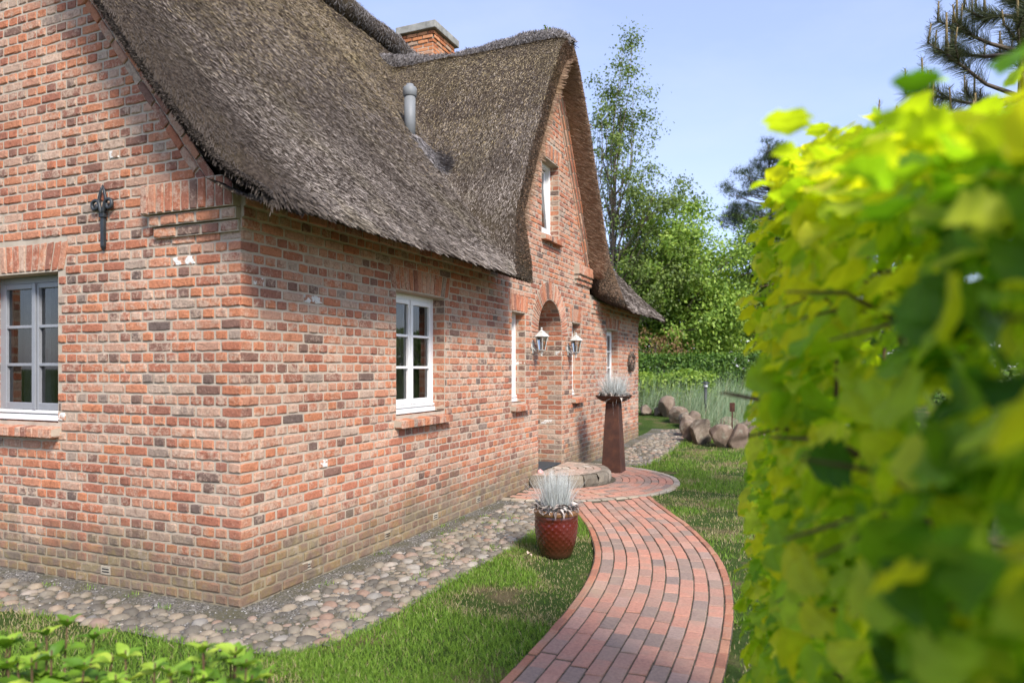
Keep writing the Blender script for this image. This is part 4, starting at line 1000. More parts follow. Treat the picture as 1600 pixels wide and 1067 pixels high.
while rr > .12:
    n_ = max(3, int(math.pi*rr/.2)); w_ = .098
    for k in range(n_):
        t0, t1 = -math.pi/2+math.pi*k/n_+.008/rr, -math.pi/2+math.pi*(k+1)/n_-.008/rr; m = MB(); z = ST_Z+rnd.uniform(-.003, .002); P = []
        for zz in (ST_Z-.03, z):
            for (q, t) in ((rr, t0), (rr, (t0+t1)/2), (rr, t1), (rr-w_, t1), (rr-w_, (t0+t1)/2), (rr-w_, t0)): P.append((q*math.cos(t), q*math.sin(t), zz))
        m.add(P, [(6,7,8,9,10,11)]+[(i, (i+1) % 6, 6+(i+1) % 6, 6+i) for i in range(6)]); m.build('flag', MT['flag'], step, bevel=.003)
    rr -= w_+.016; row += 1
m = MB(); m.box((-.62, -.46, 0), (.02, .46, .018)); dm = m.build('doormat', MT['mat'], None, bevel=.004, loc=(-.02, 6.06, ST_Z+.004)); tag(dm, 'flat dark doormat lying inside the arched doorway', 'doormat')
# small pink and white shell by the doorway
m = MB(); P = []
for k in range(26):
    t = k/25; a = t*11; r_ = .030*(1-t)+.004; P.append((.022*(1-t)*math.cos(a), .022*(1-t)*math.sin(a), .012+t*.05))
m.tube(P, [.026*(1-k/25)+.003 for k in range(26)], 8); m.lathe([(.036,0),(.042,.015),(.03,.035),(.0,.04)], 10, caps=False)
MT['shell'] = plain('pink shell', (.62,.36,.34), .4, .5, var=.4, scale=45); sh = m.build('seashell', MT['shell'], None, True, loc=(.05, 5.50, ST_Z)); tag(sh, 'small pink and white shell beside the doorway jamb', 'shell')
# wall lanterns
MT['lampwhite'] = plain('aged white cast aluminium', (.48,.48,.45), .5, .4, var=.15, scale=40)
def lantern(y, lab):
    L = empty('wall_lantern', (0, y, 1.90)); tag(L, lab, 'lantern', 'wall lanterns beside the doorway')
    m = MB(); n = 20; P = []
    for d in (0.006, .022):
        for i in range(n): a = 2*math.pi*i/n; P.append((d, (.042-.010*math.cos(3*a))*math.cos(a)*1.0, .0+(.085+.012*math.cos(4*a))*math.sin(a)))
    m.add(P, [tuple(range(n-1,-1,-1)), tuple(range(n, 2*n))]+[(i, (i+1) % n, n+(i+1) % n, n+i) for i in range(n)]); m.build('wall_plate', MT['lampwhite'], L, bevel=.004)
    m = MB(); pts = [(.02,0,-.02),(.06,0,-.055),(.10,0,-.075),(.14,0,-.07)]; m.tube(pts, [.012,.010,.009,.011], 8); m.tube([(.03,0,.0),(.06,0,-.01),(.075,0,-.035),(.06,0,-.05)], .006, 6); m.build('bracket', MT['lampwhite'], L, True)
    cx = .145
    m = MB(); m.lathe([(.0,-.135),(.012,-.13),(.016,-.118),(.008,-.108),(.011,-.095),(.02,-.085),(.016,-.075),(.030,-.062),(.052,-.05),(.052,-.042)], 14, (cx,0,0), False); m.build('base_finial', MT['lampwhite'], L, True)
    m = MB(); m.lathe([(.115,.135),(.112,.142),(.075,.175),(.05,.192),(.052,.20),(.03,.212),(.014,.222),(.010,.235),(.016,.246),(.010,.258),(.0,.262)], 6, (cx,0,0), False); m.lathe([(.115,.135),(.0,.13)], 6, (cx,0,0), False); m.build('roof', MT['lampwhite'], L, bevel=.002)
    for k in range(6):
        a = math.pi/3*k; c, s = math.cos(a), math.sin(a); m = MB(); m.tube([(cx+.050*c, .050*s, -.045), (cx+.085*c, .085*s, .135)], .0055, 5); m.build('glazing_rib', MT['lampwhite'], L)
        a2 = a+math.pi/3; c2, s2 = math.cos(a2), math.sin(a2); m = MB(); m.add([(cx+.049*c, .049*s, -.045), (cx+.049*c2, .049*s2, -.045), (cx+.083*c2, .083*s2, .133), (cx+.083*c, .083*s, .133)], [(0,1,2,3)]); m.build('pane', MT['glass'], L)
    m = MB(); m.lathe([(.018,-.04),(.018,.0),(.026,.03),(.024,.06),(.0,.075)], 10, (cx,0,0), False); m.build('bulb', MT['white'], L, True)
lantern(5.31, 'white cast wall lantern between the narrow tilted window and the doorway arch'); lantern(6.80, 'white cast wall lantern on the brick beyond the doorway, near the metal pedestal')
# twig wreath
MT['twig'] = tone_mat('dry twigs', [(0, (.05,.04,.034)), (.5, (.13,.10,.08)), (1, (.30,.25,.21))], .9, .1, 0, 'piece')
W = empty('twig_wreath', (.05, 10.78, 1.74)); tag(W, 'round wreath of dark twigs hanging on the brick wall near the house end', 'wreath'); m = MB()
for k in range(70):
    a0 = rnd.uniform(0, 6.28); n = 6; rr = .155+rnd.uniform(-.035, .035); x0 = rnd.uniform(-.03, .035); m.tube([(x0+.02*math.sin(q+a0), (rr+.02*math.sin(q*1.7+k))*math.cos(a0+q*.28), (rr+.02*math.sin(q*1.3+k))*math.sin(a0+q*.28)) for q in range(n)], .0065, 4)
tag(m.build('twigs', MT['twig'], W), kind='stuff')
# rusty pedestal with bowl
px_, py_ = .66, 7.10; Pd = empty('steel_pedestal', (px_, py_, float(gz(px_, py_))+.02)); tag(Pd, 'tall tapered rusty steel pedestal carrying a shallow bowl', 'pedestal')
m = MB(); b0, b1 = .155, .10; H = 1.06
m.add([(-b0,-b0,-.03),(b0,-b0,-.03),(b0,b0,-.03),(-b0,b0,-.03),(-b1,-b1,H),(b1,-b1,H),(b1,b1,H),(-b1,b1,H)], [(0,3,2,1),(4,5,6,7),(0,1,5,4),(1,2,6,5),(2,3,7,6),(3,0,4,7)]); m.build('column', MT['rust'], Pd, bevel=.006)
m = MB(); m.lathe([(.10,H),(.19,H+.025),(.255,H+.065),(.285,H+.105),(.288,H+.108),(.27,H+.098),(.18,H+.06),(.0,H+.05)], 32, caps=False); m.build('bowl', MT['rust'], Pd, True)
def blades(name, parent, c, n, h0, h1, spread, lean, wd, mat, seed, seg=4, tone=None, droop=.25):
    """clump of thin arching blades, joined"""
    r = np.random.default_rng(seed); a = r.uniform(0, 6.283, n); rr = spread*np.sqrt(r.random(n)); b = np.stack([c[0]+rr*np.cos(a), c[1]+rr*np.sin(a), np.full(n, c[2])], 1)
    az = a+r.normal(0, .7, n); ln = np.abs(r.normal(0, lean, n))*(.4+rr/max(spread, 1e-3)); H = r.uniform(h0, h1, n); d = np.stack([np.cos(az), np.sin(az), 0*az], 1); sv = np.stack([-np.sin(az), np.cos(az), 0*az], 1)
    fa = r.uniform(0, 6.28, n); sv = sv*np.cos(fa)[:, None]+d*np.sin(fa)[:, None]*.8; V = []
    for k in range(seg+1):
        t = k/seg; p = b+d*(H*np.sin(ln)*t+H*droop*t*t*ln)[:, None]; p[:, 2] += H*np.cos(ln)*t-H*droop*.5*t*t*ln; w_ = wd*(1-t*.85)
        V += [p-sv*w_/2, p+sv*w_/2]
    V = np.stack(V, 1).reshape(-1, 3); m_ = 2*(seg+1); F = np.concatenate([np.stack([np.arange(n)*m_+2*k, np.arange(n)*m_+2*k+1, np.arange(n)*m_+2*k+3, np.arange(n)*m_+2*k+2], 1) for k in range(seg)])
    t = r.random(n) if tone is None else tone(r, n); return link(name, mesh_np(name, V, F, mat, np.tile(t, seg)), parent)
MT['silver'] = tone_mat('silver blue fescue', [(0, (.42,.43,.39)), (.5, (.62,.65,.62)), (1, (.80,.82,.80))], .7, .2, .25, tcol=(1,1,1))
MT['dryleaf'] = tone_mat('dry curled leaves', [(0, (.07,.055,.05)), (.4, (.20,.16,.14)), (.75, (.36,.31,.27)), (1, (.55,.50,.45))], .85, .15, 0, 'piece')
LEAF_N = 5
def leaf_template(w_=.5, fold=.12, curl=.18, lob=0.):
    prof = {0: (0.0, .0), 1: (.25, .80), 2: (.5, 1.0), 3: (.78, .66), 4: (1., .0)}; V = []
    for k in range(5):
        t, q = prof[k]; q = q*w_/2*(1+(lob if k % 2 else -lob)); z = -curl*(t-.3)**2*1.6+.05
        V += [(-q, t, z+fold*q*2), (0, t, z), (q, t, z+fold*q*2)]
    F = [(3*k+j, 3*k+j+1, 3*(k+1)+j+1, 3*(k+1)+j) for k in range(4) for j in range(2)]; return np.array(V), np.array(F)
def dry_ring(name, parent, c, n, r0, r1, size, seed, up=.3):
    r = np.random.default_rng(seed); a = r.uniform(0, 6.28, n); rr = r.uniform(r0, r1, n); T = np.stack([c[0]+rr*np.cos(a), c[1]+rr*np.sin(a), c[2]+r.uniform(-.01, .05, n)], 1)
    az = a+r.normal(0, 1., n); D = np.stack([np.cos(az), np.sin(az), r.normal(up, .45, n)], 1); M = rot_to(D, np.tile([0,0,1.], (n,1)), r.normal(0, .9, n)); tv, tf = leaf_template(.42, .35, .9)
    V, F = inst(tv, tf, T, M, r.uniform(.6, 1.3, n)*size); o = link(name, mesh_np(name, V, F, MT['dryleaf']), parent); return tag(o, kind='stuff')
G = empty('silver_grass', (px_, py_, Pd.location.z+H+.07)); tag(G, 'silvery spiky grass with dried leaves growing in the rusty bowl', 'plant')
tag(blades('blades', G, (0,0,0), 1100, .22, .46, .12, .62, .0065, MT['silver'], 51), kind='stuff'); dry_ring('dried_leaves', G, (0,0,.01), 200, .02, .235, .075, 52, .45)
# glazed pot
PX, PY = 1.48, 2.15; pz = float(gz(PX, PY)); pot = empty('glazed_pot', (PX, PY, pz)); tag(pot, 'dark red glazed pot with dimpled sides and a brown rim on the lawn', 'pot')
def glaze():
    m, nt, b = newmat('dark red glaze', .27, .5); g = nt.nodes.new('ShaderNodeNewGeometry'); sx = nt.nodes.new('ShaderNodeSeparateXYZ'); tco = nt.nodes.new('ShaderNodeTexCoord'); nt.links.new(tco.outputs['Object'], sx.inputs[0])
    n = noise(nt, 9, 4); zz = math_(nt, 'ADD', math_(nt, 'DIVIDE', sx.outputs['Z'], .4), math_(nt, 'MULTIPLY', n, .25))
    setc(nt, b, ramp(nt, zz, [(.1, (.035,.018,.009)), (.45, (.065,.013,.006)), (.85, (.095,.009,.006)), (1, (.06,.012,.006))])); b.inputs['Coat Weight'].default_value = .35; return m
MT['glaze'] = glaze(); MT['rimglaze'] = plain('brown rim glaze', (.17,.085,.035), .35, .5, var=.35, scale=25)
prof = [(.128,0),(.140,.03),(.163,.10),(.180,.18),(.188,.26),(.186,.325),(.180,.355)]; n = 72; mrows = 40; P = []
zz_ = np.linspace(0, .355, mrows); rr_ = np.interp(zz_, [p[1] for p in prof], [p[0] for p in prof])
for j in range(mrows):
    for i in range(n):
        a = 2*math.pi*i/n; u = a/(2*math.pi)*36; v = zz_[j]/.0275; d = abs(math.sin(math.pi*(u+v)/2))*abs(math.sin(math.pi*(u-v)/2)); fade = float(sstep(.02, .06, zz_[j])*(1-sstep(.31, .335, zz_[j])))
        q = rr_[j]-.011*(1-d)**1.3*fade+.003; P.append((q*math.cos(a), q*math.sin(a), zz_[j]))
m = MB(); m.add(P, [(j*n+i, j*n+(i+1) % n, (j+1)*n+(i+1) % n, (j+1)*n+i) for j in range(mrows-1) for i in range(n)]); m.build('body', MT['glaze'], pot, True)
m = MB(); m.lathe([(.178,.35),(.190,.358),(.194,.372),(.192,.392),(.186,.40),(.172,.40),(.166,.38),(.166,.33)], 48, caps=False); m.build('rim', MT['rimglaze'], pot, True)
m = MB(); m.lathe([(.172,.352),(.0,.36)], 24, caps=False); m.build('soil', MT['sand'], pot)
G = empty('silver_grass', (PX, PY, pz+.37)); tag(G, 'silvery white grass with a ring of dry bark growing in the red pot', 'plant')
tag(blades('blades', G, (0,0,0), 1000, .24, .38, .10, .26, .0045, MT['silver'], 61, droop=.1), kind='stuff'); tag(blades('dry_stalks', G, (0,0,0), 26, .28, .40, .09, .65, .004, MT['silver'], 62, droop=.1), kind='stuff'); dry_ring('dry_bark', G, (0,0,.02), 190, .09, .185, .06, 63, .15)
# ------------------------------------------------------------------ boulders and bank
def rock_mat():
    m, nt, b = newmat('field boulder', .9, .2); n = noise(nt, 5, 6, .62); f = noise(nt, 45, 5, .65); o = nt.nodes.new('ShaderNodeObjectInfo').outputs['Random']
    c = ramp(nt, n, [(.3, (.07,.056,.042)), (.5, (.17,.135,.10)), (.7, (.30,.245,.19))]); c = mixc(nt, math_(nt, 'MULTIPLY', o, .5), c, (.27,.19,.145)); c = mixc(nt, ramp(nt, noise(nt, 8, 4), [(.58, (0,0,0)), (.68, (.6,.6,.6))]), c, (.32,.31,.24)); setc(nt, b, c); bump(nt, b, f, .8, .02); return m
MT['rock'] = rock_mat()
def boulder(x, y, sx, sy, sz, lab, grp=None):
    import bmesh
    bm = bmesh.new(); bmesh.ops.create_icosphere(bm, subdivisions=4, radius=1.)
    s = rnd.uniform(0, 50); cuts = [(Vector((rnd.gauss(0,1), rnd.gauss(0,1), rnd.gauss(0,.7))).normalized(), rnd.uniform(.52, .80)) for _ in range(11)]
    for v in bm.verts:
        p = v.co.copy()
        for nrm, d in cuts:
            e = p.dot(nrm)-d
            if e > 0: p -= nrm*e*.97
        q = 1+.16*(fbm(p.x*1.5+s, p.y*1.5+p.z*1.1)-.5)+.05*(vnoise(p.x*5+s, p.y*5+p.z*4)-.5); v.co = Vector((p.x*sx*q, p.y*sy*q, p.z*sz*q))
    me = bpy.data.meshes.new('boulder'); bm.to_mesh(me); bm.free(); me.materials.append(MT['rock'])
    for p in me.polygons: p.use_smooth = True
    o = link('boulder', me, None, (x, y, float(gz(x, y))+sz*.62), (0, 0, rnd.uniform(0, 6.28))); tag(o, lab, 'boulder', grp); return o
RL = 'rounded brown fieldstone in the row of boulders edging the grass bank'; RG = 'boulders edging the bank'
for x, y, a, b, c, lb in ((1.14,11.15,.17,.2,.27,'narrow upright brown boulder, first of the large boulders beyond the cobbled strip'),(1.43,10.85,.27,.24,.34,'tallest brown boulder edging the lawn in front of the marram grass'),
                      (1.86,10.5,.24,.26,.30,'brown boulder edging the lawn right beside the tallest boulder'),(2.2,10.45,.22,.24,.28,'brown boulder on the lawn edge in front of the rusty garden stake'),(2.6,10.5,.27,.26,.30,'brown boulder on the lawn edge half hidden by the leafy hedge')): boulder(x, y, a, b, c, lb, 'large boulders at the lawn edge')
for x, y, a, b, c in ((-.5,14.6,.22,.2,.15),(-.12,14.5,.2,.2,.17),(.12,14.35,.28,.25,.32),(.48,13.7,.30,.25,.24),(.72,13.3,.2,.2,.2),(.95,12.9,.22,.25,.28),(1.0,12.2,.24,.22,.28),(1.75,12.4,.3,.3,.26),(2.15,11.7,.28,.3,.26)): boulder(x, y, a, b, c, RL, RG)
MT['marram'] = tone_mat('blue green marram grass', [(0, (.14,.22,.09)), (.5, (.26,.36,.20)), (.8, (.36,.46,.31)), (1, (.46,.43,.25))], .7, .2, .25, tcol=(1,1,.8))
def marram():
    r = np.random.default_rng(91); Vs, Fs, Ts = [], [], []; b = 0
    n = 13000; x = r.uniform(-2.6, 4.6, n); y = r.uniform(11.2, 16.4, n); ok = y > np.interp(x, [-2.6,-.5,.5,1.0,1.35,3,4.6], [15.0,14.85,14.1,13.2,11.7,11.05,11.0]); x, y = x[ok], y[ok]; n = len(x)
    az = .6+r.normal(0, 1.1, n); ln = np.abs(r.normal(.3, .28, n)); Hh = r.uniform(.45, 1.0, n)*(.75+.5*fbm(x, y)); d = np.stack([np.cos(az), np.sin(az), 0*az], 1); fa = r.uniform(0, 6.28, n); sv = np.stack([np.cos(fa), np.sin(fa), 0*fa], 1); base = np.stack([x, y, gz(x, y)-.01], 1); V = []; seg = 4
    for k in range(seg+1):
        t = k/seg; p = base+d*(Hh*np.sin(ln)*t+Hh*.5*t*t*ln)[:, None]; p[:,2] += Hh*np.cos(ln)*t-Hh*.35*t*t*ln; w_ = .010*(1-.85*t); V += [p-sv*w_/2, p+sv*w_/2]
    V = np.stack(V, 1).reshape(-1, 3); m_ = 2*(seg+1); F = np.concatenate([np.stack([np.arange(n)*m_+2*k, np.arange(n)*m_+2*k+1, np.arange(n)*m_+2*k+3, np.arange(n)*m_+2*k+2], 1) for k in range(seg)])
    return link('marram_grass', mesh_np('marram_grass', V, F, MT['marram'], np.tile(r.random(n), seg)))
tag(marram(), 'tall blue green marram grass covering the bank behind the boulders', 'grass', kind='stuff')
# ------------------------------------------------------------------ leaves, shrubs, trees
def leafmat(name, stops, trans=.35, src='attr', tcol=(1.25,1.2,.5), rough=.5): return tone_mat(name, stops, rough, .28, trans, src, 0, tcol)
DIA = (np.array([(0,0,0),(-.32,.5,.06),(0,1,-.06),(.32,.5,.06)], float), np.array([(0,1,2,3)]))
def leaf_cloud(name, parent, C, N_, size, mat, seed, up=.5, tmpl=DIA, tone=None, outw=None):
    """leaves at points C with rough normals N_"""
    r = np.random.default_rng(seed); k = len(C); nn = N_+r.normal(0, .55, (k, 3)); nn[:,2] += up; nn /= np.linalg.norm(nn, axis=1)[:, None]
    D = np.cross(nn, r.normal(0, 1, (k, 3))); D[:,2] -= .25; M = rot_to(D, nn); s = r.uniform(.65, 1.3, k)*size
    V, F = inst(tmpl[0], tmpl[1], C, M, s); t = r.random(k) if tone is None else tone
    return link(name, mesh_np(name, V, F, mat, np.repeat(t, len(tmpl[1]))), parent)
MT['bark'] = plain('grey brown bark', (.13,.105,.085), .95, .1, var=.45, scale=14, bmp=.6)
MT['l_spring'] = leafmat('fresh spring leaves', [(0, (.11,.20,.03)), (.5, (.22,.35,.05)), (1, (.36,.48,.09))])
MT['l_mid'] = leafmat('mid green leaves', [(0, (.065,.13,.024)), (.5, (.13,.22,.036)), (1, (.22,.31,.06))])
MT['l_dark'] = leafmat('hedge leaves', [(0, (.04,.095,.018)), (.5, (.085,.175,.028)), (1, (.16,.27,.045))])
MT['l_birch'] = leafmat('sparse birch leaves', [(0, (.08,.125,.03)), (.5, (.15,.215,.05)), (1, (.25,.32,.08))])
MT['needle'] = leafmat('pine needles', [(0, (.02,.038,.014)), (.5, (.04,.07,.024)), (1, (.085,.12,.04))], .1)
def ell_pts(r, n, c, rad, power=.45):
    v = r.normal(0, 1, (n, 3)); v /= np.linalg.norm(v, axis=1)[:, None]; q = r.random(n)[:, None]**power; return np.array(c)+v*q*np.array(rad), v
def tree(name, base, trunk_h, lobes, nclump, leaves_per, clump_r, leaf, mat, lab, cat, seed, tr=.12, group=None, sparse=False):
    r = np.random.default_rng(seed); T = empty(name, base); tag(T, lab, cat, group); m = MB(); b = np.array([0., 0, -.1])
    top = np.array(lobes[0][0], float); pts = [b+(top-b)*t+np.array([.18*math.sin(t*5+seed), .18*math.cos(t*4+seed), 0])*t*(1-t)*2 for t in np.linspace(0, 1, 9)]; m.tube(pts, [tr*(1-.85*k/8) for k in range(9)], 8)
    tot = sum(l[1][0]*l[1][1]*l[1][2] for l in lobes); C = []; N_ = []
    for c, rad in lobes:
        k = max(4, int(nclump*rad[0]*rad[1]*rad[2]/tot)); cl, vv = ell_pts(r, k, c, rad, .5)
        for i, p in enumerate(cl):
            s = r.uniform(.35, .95); st = pts[min(8, int(s*8))]; st = np.array(st)
            if st[2] > p[2]: st = np.array(pts[max(2, int(8*max(.2, p[2]/max(top[2], .1)*.8)))])
            if i % (2 if sparse else 3) == 0:
                mid = (st+p)/2+r.normal(0, .12, 3)*np.linalg.norm(p-st)*.35+np.array([0, 0, -.08*np.linalg.norm(p-st)]); w0 = tr*.32*r.uniform(.5, 1); m.tube([st, (st+mid)/2+r.normal(0,.03,3), mid, (mid+p)/2+r.normal(0,.05,3), p], [w0, w0*.8, w0*.6, w0*.4, w0*.15], 5)
            nl = int(leaves_per*r.uniform(.5, 1.5)); cr = clump_r*r.uniform(.6, 1.4); q = p+r.normal(0, 1, (nl, 3))*cr*np.array([.55,.55,.38]); C.append(q); N_.append((q-np.array(c))/np.array(rad)*.6)
    m.build('trunk', MT['bark'], T, True); C = np.concatenate(C); N_ = np.concatenate(N_)
    o = leaf_cloud('crown', T, C, N_, leaf, mat, seed+1); tag(o, kind='stuff'); return T
def g3(x, y): return (x, y, float(gz(x, y)))
tree('birch_tree', g3(-3.1, 19.8), 9, [((.6,0,9.0),(1.3,1.3,2.4)), ((1.4,.1,6.6),(1.7,1.6,1.4)), ((.75,0,11.6),(.6,.6,1.3)), ((1.6,.2,4.2),(1.6,1.5,1.6))], 230, 75, .38, .095, MT['l_birch'], 'tall sparse young tree rising behind the dormer', 'tree', 101, .10, sparse=True)
tree('leafy_tree', g3(-1.6, 21.5), 4, [((.4,0,4.6),(2.4,2.2,2.3)), ((1.9,-.3,3.6),(1.7,1.6,1.9)), ((-.9,0,3.4),(1.8,1.6,2.0)), ((1.0,0,2.2),(2.6,1.9,1.7)), ((.7,0,6.1),(1.2,1.2,1.0))], 420, 120, .5, .12, MT['l_spring'], 'bright green leafy tree just behind the far end of the house', 'tree', 102, .16)
tree('leafy_tree', g3(1.7, 24.0), 4, [((.2,0,4.2),(2.0,1.8,1.9)), ((-.9,.2,3.2),(1.5,1.4,1.7)), ((1.6,0,3.6),(1.6,1.5,1.9)), ((.3,0,5.5),(1.1,1.1,.9))], 290, 110, .5, .12, MT['l_mid'], 'darker green leafy tree with bare limbs showing, below the far pine', 'tree', 103, .15)
tree('leafy_tree', g3(5.2, 25.0), 4, [((0,0,4.4),(2.4,2.0,2.4)), ((1.6,0,3.2),(1.8,1.6,1.9))], 150, 80, .55, .11, MT['l_mid'], 'green leafy tree mostly hidden behind the foreground hedge', 'tree', 104, .15)
# far pine: whorls of needle tufts
TUFT = []
for k in range(9):
    a = 2*math.pi*k/9; el = .35+.35*(k % 3); c, s = math.cos(a)*math.cos(el), math.sin(a)*math.cos(el); TUFT += [(-.02*math.sin(a), .02*math.cos(a), 0), (.02*math.sin(a), -.02*math.cos(a), 0), (c, s, math.sin(el)), (c*1.02, s*1.02, math.sin(el))]
TUFT = (np.array(TUFT), np.arange(36).reshape(9, 4))
def pine(name, base, h, crown, ntuft, size, lab, seed, tr=.14, shape=None):
    r = np.random.default_rng(seed); T = empty(name, base); tag(T, lab, 'pine tree'); m = MB(); m.tube([(.1*math.sin(z), .1*math.cos(z*1.3), z) for z in np.linspace(-.1, h, 9)], [tr*(1-.85*k/8) for k in range(9)], 8); C = []
    for c, rad in crown:
        k = max(6, int(ntuft/len(crown)/28)); cl, _ = ell_pts(r, k, c, rad, .5)
        for p in cl:
            st = np.array([0, 0, max(.5, p[2]-.25*np.hypot(p[0], p[1])-.2)]); m.tube([st, (st+p)/2+np.array([0, 0, -.1]), p], [tr*.22, tr*.15, tr*.05], 5); q = p+r.normal(0, 1, (28, 3))*np.array([.32,.32,.16])*rad[0]*.42; C.append(q)
    m.build('trunk', MT['bark'], T, True); C = np.concatenate(C); k = len(C); D = r.normal(0, .5, (k, 3)); D[:,2] += 1; M = rot_to(np.cross(D, r.normal(0, 1, (k, 3))), D)
    V, F = inst(TUFT[0], TUFT[1], C, M, r.uniform(.7, 1.3, k)*size); tag(link('crown', mesh_np('crown', V, F, MT['needle'], np.repeat(r.random(k), 9)), T), kind='stuff'); return T
pine('pine_tree', g3(1.6, 31.0), 11.2, [((.2,0,10.6),(1.3,1.2,.8)), ((-.8,0,9.5),(1.4,1.3,.8)), ((.9,0,9.2),(1.4,1.3,.8)), ((-1.4,0,8.0),(1.1,1.1,.6)), ((.4,0,7.9),(1.8,1.6,.8)), ((0,0,6.5),(1.8,1.7,.8))], 4200, .26, 'dark pine standing far behind the leafy trees', 111)
# clipped hedge and shrubs behind the bank
def shrub_row(name, p0, p1, hgt, dep, n, leaf, mat, lab, cat, seed, wav=.25):
    r = np.random.default_rng(seed); T = empty(name, g3((p0[0]+p1[0])/2, (p0[1]+p1[1])/2)); tag(T, lab, cat); o = np.array(T.location); t = r.random(n); u = r.random(n); f = r.choice(3, n, p=[.55, .35, .10])
    d = np.array([p1[0]-p0[0], p1[1]-p0[1], 0.]); L = np.linalg.norm(d); d /= L; nr = np.array([d[1], -d[0], 0]); H = hgt*(1+wav*(fbm(t*L*.9+seed, t*0+3)-.5)*2)
    off = np.where(f == 0, dep/2, np.where(f == 1, (u-.5)*dep, (u-.5)*dep)); z = np.where(f == 0, u*H, np.where(f == 1, H, u*H)); bul = 1+wav*.8*(fbm(t*L*2+9, z*2+seed)-.5); C = np.array([p0[0], p0[1], 0.])+d*(t*L)[:, None]+nr*(off*bul)[:, None]; C += r.normal(0, .06, (n, 3))
    C[:,2] = gz(C[:,0], C[:,1])+z*bul**.5+r.normal(0, .05, n); N_ = np.where((f == 1)[:, None], np.array([0, 0, 1.]), nr)
    tag(leaf_cloud('foliage', T, C-o, N_, leaf, mat, seed+1), kind='stuff'); m = MB()
    for k in range(int(L/.45)): s = (k+.5)*.45; q = np.array([p0[0], p0[1], 0.])+d*s-o; z0 = -.05; m.tube([(q[0], q[1], z0), (q[0]+r.normal(0,.08), q[1]+r.normal(0,.08), hgt*.5), (q[0]+r.normal(0,.15), q[1]+r.normal(0,.15), hgt*.9)], [.03,.02,.008], 5)
    m.build('stems', MT['bark'], T); return T
shrub_row('clipped_hedge', (-5.0, 17.3), (7.5, 18.4), 1.25, 1.0, 26000, .085, MT['l_dark'], 'long clipped dark green hedge behind the grass bank', 'hedge', 121, .07)
shrub_row('leafy_shrub', (-3.0, 16.2), (1.0, 16.3), .72, 1.0, 8000, .10, MT['l_spring'], 'low bright green shrubs between the clipped hedge and the marram grass', 'shrub', 131, .45)
MT['l_red'] = leafmat('reddish young leaves', [(0, (.13,.10,.04)), (.5, (.28,.15,.08)), (1, (.36,.24,.12))])
tree('red_shrub', g3(-.9, 17.9), 1.5, [((0,0,1.7),(.9,.6,.45)), ((.6,0,1.45),(.6,.5,.4))], 26, 34, .3, .07, MT['l_red'], 'shrub with reddish young leaves above the clipped hedge by the house end', 'shrub', 133, .05)
# dark wood far behind, so that no bare horizon shows between the trees
def wood():
    r = np.random.default_rng(141); n = 30000; x = r.uniform(-30, 45, n); hh = 2.6+2.0*fbm(x*.25, x*0+2); z = r.random(n)**.8*hh; y = 36+r.normal(0, 1.5, n); C = np.stack([x, y, .6+z], 1); o = leaf_cloud('distant_wood', None, C, np.tile([0,-1.,.3], (n,1)), .34, MT['l_mid'], 142); return tag(o, 'distant green wood behind the garden trees', 'wood', kind='stuff')
wood()
# garden post light and a rusty stake
Bo = empty('post_light', g3(1.1, 13.9)); tag(Bo, 'small dark post light standing in the marram grass', 'lamp'); m = MB(); m.lathe([(.035,-.1),(.035,.78)], 12); m.build('post', MT['iron'], Bo, True)
m = MB(); m.lathe([(.05,.78),(.05,.86)], 12); m.build('lens', MT['white'], Bo, True); m = MB(); m.lathe([(.10,.87),(.105,.885),(.03,.92),(.0,.925)], 16, caps=False); m.lathe([(.10,.87),(0,.868)], 16, caps=False); m.build('cap', MT['iron'], Bo, True)
Sk = empty('garden_stake', g3(2.02, 11.0)); tag(Sk, 'rusty steel garden stake between the boulders and the foreground hedge', 'stake'); m = MB(); m.box((-.012,-.012,-.1), (.012,.012,.75)); m.build('rod', MT['rust'], Sk); m = MB(); m.box((-.05,-.006,.62), (.05,.006,.80)); m.build('plate', MT['rust'], Sk, bevel=.004)
# seedling on the dormer ridge
Sg = empty('ridge_seedling', (-.05, YC, 6.50)); tag(Sg, 'tiny green seedling sprouting from the dormer ridge', 'plant'); m = MB(); m.tube([(0,0,-.06),(.01,.0,.04),(.0,.01,.09)], .004, 4); m.build('stem', MT['bark'], Sg); r = np.random.default_rng(5); C = r.normal(0, .03, (22, 3))+np.array([0,0,.07]); tag(leaf_cloud('leaves', Sg, C, C*3, .045, MT['l_mid'], 6), kind='stuff')

